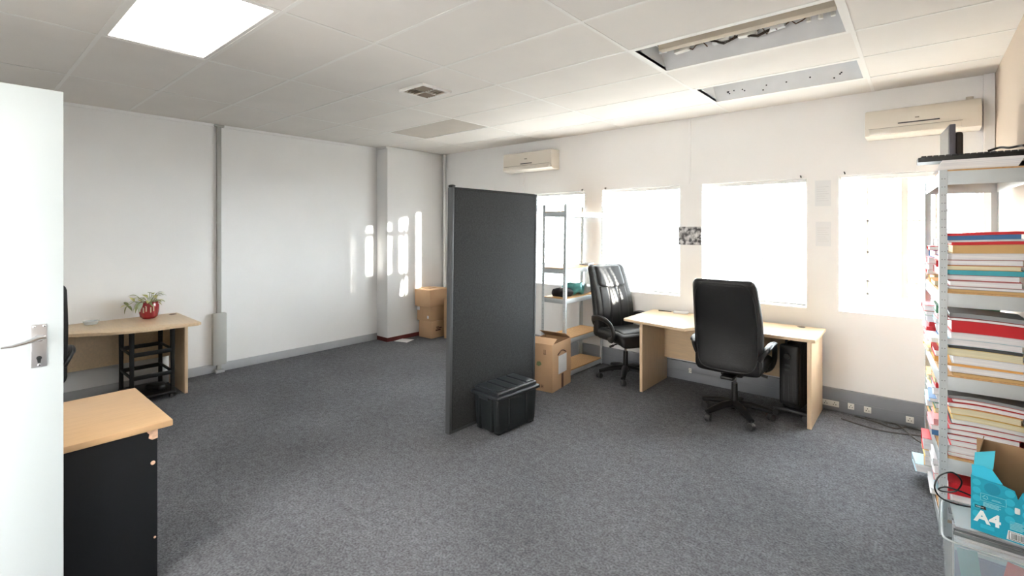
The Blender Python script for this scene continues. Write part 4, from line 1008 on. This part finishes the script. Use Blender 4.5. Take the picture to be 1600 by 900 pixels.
# files standing in the tub
def upright_file(x, y, rz_, w, h_, t, m, label, tilt=0):
    o = thing('file_folder', label, 'folder', (x, y, 0.0045), rz_); o.rotation_euler = (0, math.radians(tilt), math.radians(rz_))
    MB().box(-w/2, w/2, -t/2, -t/2+0.003, 0, h_).box(-w/2, w/2, t/2-0.003, t/2, 0, h_).box(-w/2, -w/2+0.003, -t/2+0.003, t/2-0.003, 0, h_).build('cover', m, o)
    MB().box(-w/2+0.006, w/2-0.004, -t/2+0.0035, t/2-0.0035, 0.002, h_-0.008).build('papers', M['sheets'], o)
for k, (y, h_, t_, m_, lb) in enumerate(((2.815, 0.205, 0.022, 'f_blue', 'blue file standing foremost in the clear tub'),
        (2.85, 0.215, 0.028, 'f_lightblue', 'pale blue file standing second from the front in the clear tub'),
        (2.90, 0.225, 0.034, 'f_white', 'white file standing third from the front in the clear tub'),
        (2.945, 0.235, 0.034, 'f_grey', 'grey file standing fourth from the front in the clear tub'),
        (2.995, 0.245, 0.036, 'f_white', 'white file standing fifth from the front in the clear tub'),
        (3.045, 0.25, 0.036, 'f_grey', 'grey file standing at the very back of the clear tub'))):
    upright_file(0.245, y, -1.5, 0.26, h_, t_, M[m_], lb)
wl = thing('plastic_wallet', 'clear plastic wallet of papers lying across the back of the clear tub', 'wallet', (0.215, 3.02, 0.268), 4)
MB().grid(lambda u, v_: (-0.10+0.20*u, -0.10+0.2*v_, 0.004+0.02*v_*(1-u)), 8, 8).build('sleeve', M['clear_rim'], wl)
MB().grid(lambda u, v_: (-0.09+0.18*u, -0.09+0.18*v_, 0.001+0.02*v_*(1-u)), 8, 8).build('papers', M['paper'], wl)
# coloured files lying loosely against the front inside the tub
for i, (x, m, lb) in enumerate(((0.180, 'f_teal', 'teal card folder leaning at the left inside the front of the clear tub'), (0.262, 'f_red', 'red card folder leaning behind the front wall of the clear tub'), (0.345, 'f_blue', 'blue card folder at the right inside the front of the clear tub'))):
    o = tag(MB().box(-0.032, 0.032, -0.0015, 0.0015, 0, 0.235).build('card_folder', M[m], loc=(x, 2.782, 0.016), rot=(math.radians(1.0), math.radians((-7, 10, 5)[i]), 0)), lb, 'folder')
# A4 paper carton
bx = thing('paper_carton', 'torn open turquoise A4 copier paper carton standing on the clear tub', 'box', (0.17, 2.885, 0.297), -8)
bw, bd, bh = 0.215, 0.25, 0.232
front = [(0, 0), (bw, 0), (bw, bh*0.93), (0.155, bh*0.93), (0.142, bh*0.78), (0.132, bh*0.92), (0.10, bh*0.96), (0.0, bh)]
MB().prism(front, 0.0, 0.003, 'y').build('front_panel', M['teal'], bx)
MB().box(0.0, 0.003, 0.003, bd-0.003, 0, bh).build('side_panel', M['teal'], bx)
MB().box(bw-0.003, bw, 0.003, bd-0.003, 0, bh).build('side_panel', M['teal'], bx)
MB().box(0.0, bw, bd-0.003, bd, 0, bh+0.09).build('rear_panel', M['card_d'], bx)
MB().box(0.003, bw-0.003, 0.003, bd-0.003, 0, 0.003).build('bottom_panel', M['card'], bx)
# torn front flap folded inwards and side flap standing up
MB().prism([(0.004, 0.0), (0.098, 0.0), (0.058, 0.058), (0.0, 0.05)], 0, 0.003, 'y').build('torn_flap', M['cyan'], bx, loc=(0, 0.001, bh-0.006), rot=(math.radians(-28), 0, 0))
MB().prism([(0.0, 0.0), (0.062, 0.012), (0.066, 0.092), (0.002, 0.062)], 0, 0.003, 'y').build('side_flap', M['teal_l'], bx, loc=(0.006, 0.032, bh+0.028), rot=(math.radians(-8), 0, math.radians(-12)))
MB().box(0, 0.003, 0.0, 0.2, 0.0, 0.11).build('inner_flap', M['card_d'], bx, loc=(0.004, 0.045, bh-0.002), rot=(0, math.radians(10), 0))
E_ = -0.0006
def disc(b, x, z, r_): b.cyl((x, E_, z), (x, 0.0005, z), r_, seg=16)
b = MB()
for i in range(5):
    disc(b, 0.018, 0.208-0.034*i, 0.0135)
for i in range(4):
    disc(b, 0.118, 0.196-0.036*i, 0.0150); disc(b, 0.168, 0.196-0.036*i, 0.0150)
b.box(0.03, 0.072, E_, 0.0005, 0.018, 0.034)
b.build('printed_dots', M['teal_l'], bx)
b = MB(); disc(b, 0.066, 0.195, 0.025); b.build('printed_rosette', M['teal_d'], bx)
b = MB()
for (x0, x1, z0, z1) in ((0.03, 0.108, 0.166, 0.1672), (0.03, 0.108, 0.136, 0.1372), (0.03, 0.0312, 0.136, 0.167), (0.1068, 0.108, 0.136, 0.167)): b.box(x0, x1, E_, 0.0005, z0, z1)
for k in range(3):
    a = 2*PI*k/3+PI/2; p0 = (0.045+0.009*math.cos(a), 0.152+0.009*math.sin(a)); p1 = (0.045+0.009*math.cos(a+1.6), 0.152+0.009*math.sin(a+1.6))
    b.tube([(p0[0], E_+0.0004, p0[1]), (p1[0], E_+0.0004, p1[1])], 0.0012, 6)
for i in range(4): b.box(0.038, 0.092-0.006*(i % 2), E_, 0.0005, 0.128-0.005*i, 0.1305-0.005*i)
for i in range(6): b.box(0.118, 0.168-0.007*(i % 3), E_, 0.0005, 0.082-0.006*i, 0.0848-0.006*i)
b.box(0.066, 0.09, E_, 0.0005, 0.15, 0.1515).box(0.064, 0.094, E_, 0.0005, 0.146, 0.1475)
b.build('printed_small_text', M['pale_ink'], bx)
MB().prism([(0.012, 0.098), (0.048, 0.098), (0.046, 0.112), (0.012, 0.112)], E_, 0.0005, 'y').build('printed_tag', M['ink'], bx)
b = MB()
for i in range(5): b.box(0.016+0.005*i, 0.0195+0.005*i, E_-0.0004, 0, 0.1035, 0.1065)
b.build('printed_tag_text', M['white_ink'], bx)
text_mesh('A4', 0.068, 0.0004, M['white_ink'], 'printed_lettering', bx, (0.012, -0.0005, 0.042), (PI/2, 0, 0), bold=0.0025)
MB().prism([(0.108, 0.006), (bw-0.003, 0.006), (bw-0.003, 0.044), (0.113, 0.044)], E_, 0.0005, 'y').build('barcode_label', M['white_ink'], bx)
b = MB(); x = 0.122; rb = random.Random(9)
while x < bw-0.014:
    w_ = rb.choice((0.0008, 0.0014, 0.002)); b.box(x, x+w_, E_-0.0004, 0, 0.013, 0.037); x += w_+rb.choice((0.0009, 0.0015))
for (x0, x1, z0, z1) in ((0.115, bw-0.006, 0.0395, 0.0415), (0.115, bw-0.006, 0.0085, 0.0105), (0.115, 0.117, 0.0085, 0.0415), (bw-0.008, bw-0.006, 0.0085, 0.0415)): b.box(x0, x1, E_-0.0004, 0, z0, z1)
b.build('barcode', M['ink'], bx)
MB().rbox((0.008, 0.004, 0.012), 0.0035, 6, None, (0.140, -0.003, 0.135)).build('torn_paper_scrap', M['paper'], bx)
# black cable loops behind the carton
cable('loose_cable', [(0.20, 3.12, 0.292), (0.13, 3.10, 0.293), (0.075, 3.09, 0.31), (0.055, 3.09, 0.355), (0.075, 3.10, 0.41), (0.12, 3.11, 0.435), (0.152, 3.12, 0.40), (0.135, 3.13, 0.345), (0.09, 3.13, 0.325), (0.07, 3.12, 0.335), (0.10, 3.12, 0.355), (0.16, 3.13, 0.345), (0.2, 3.14, 0.33)], 0.0035, M['cable_b'], 'black cable looped over the back rim of the clear tub')
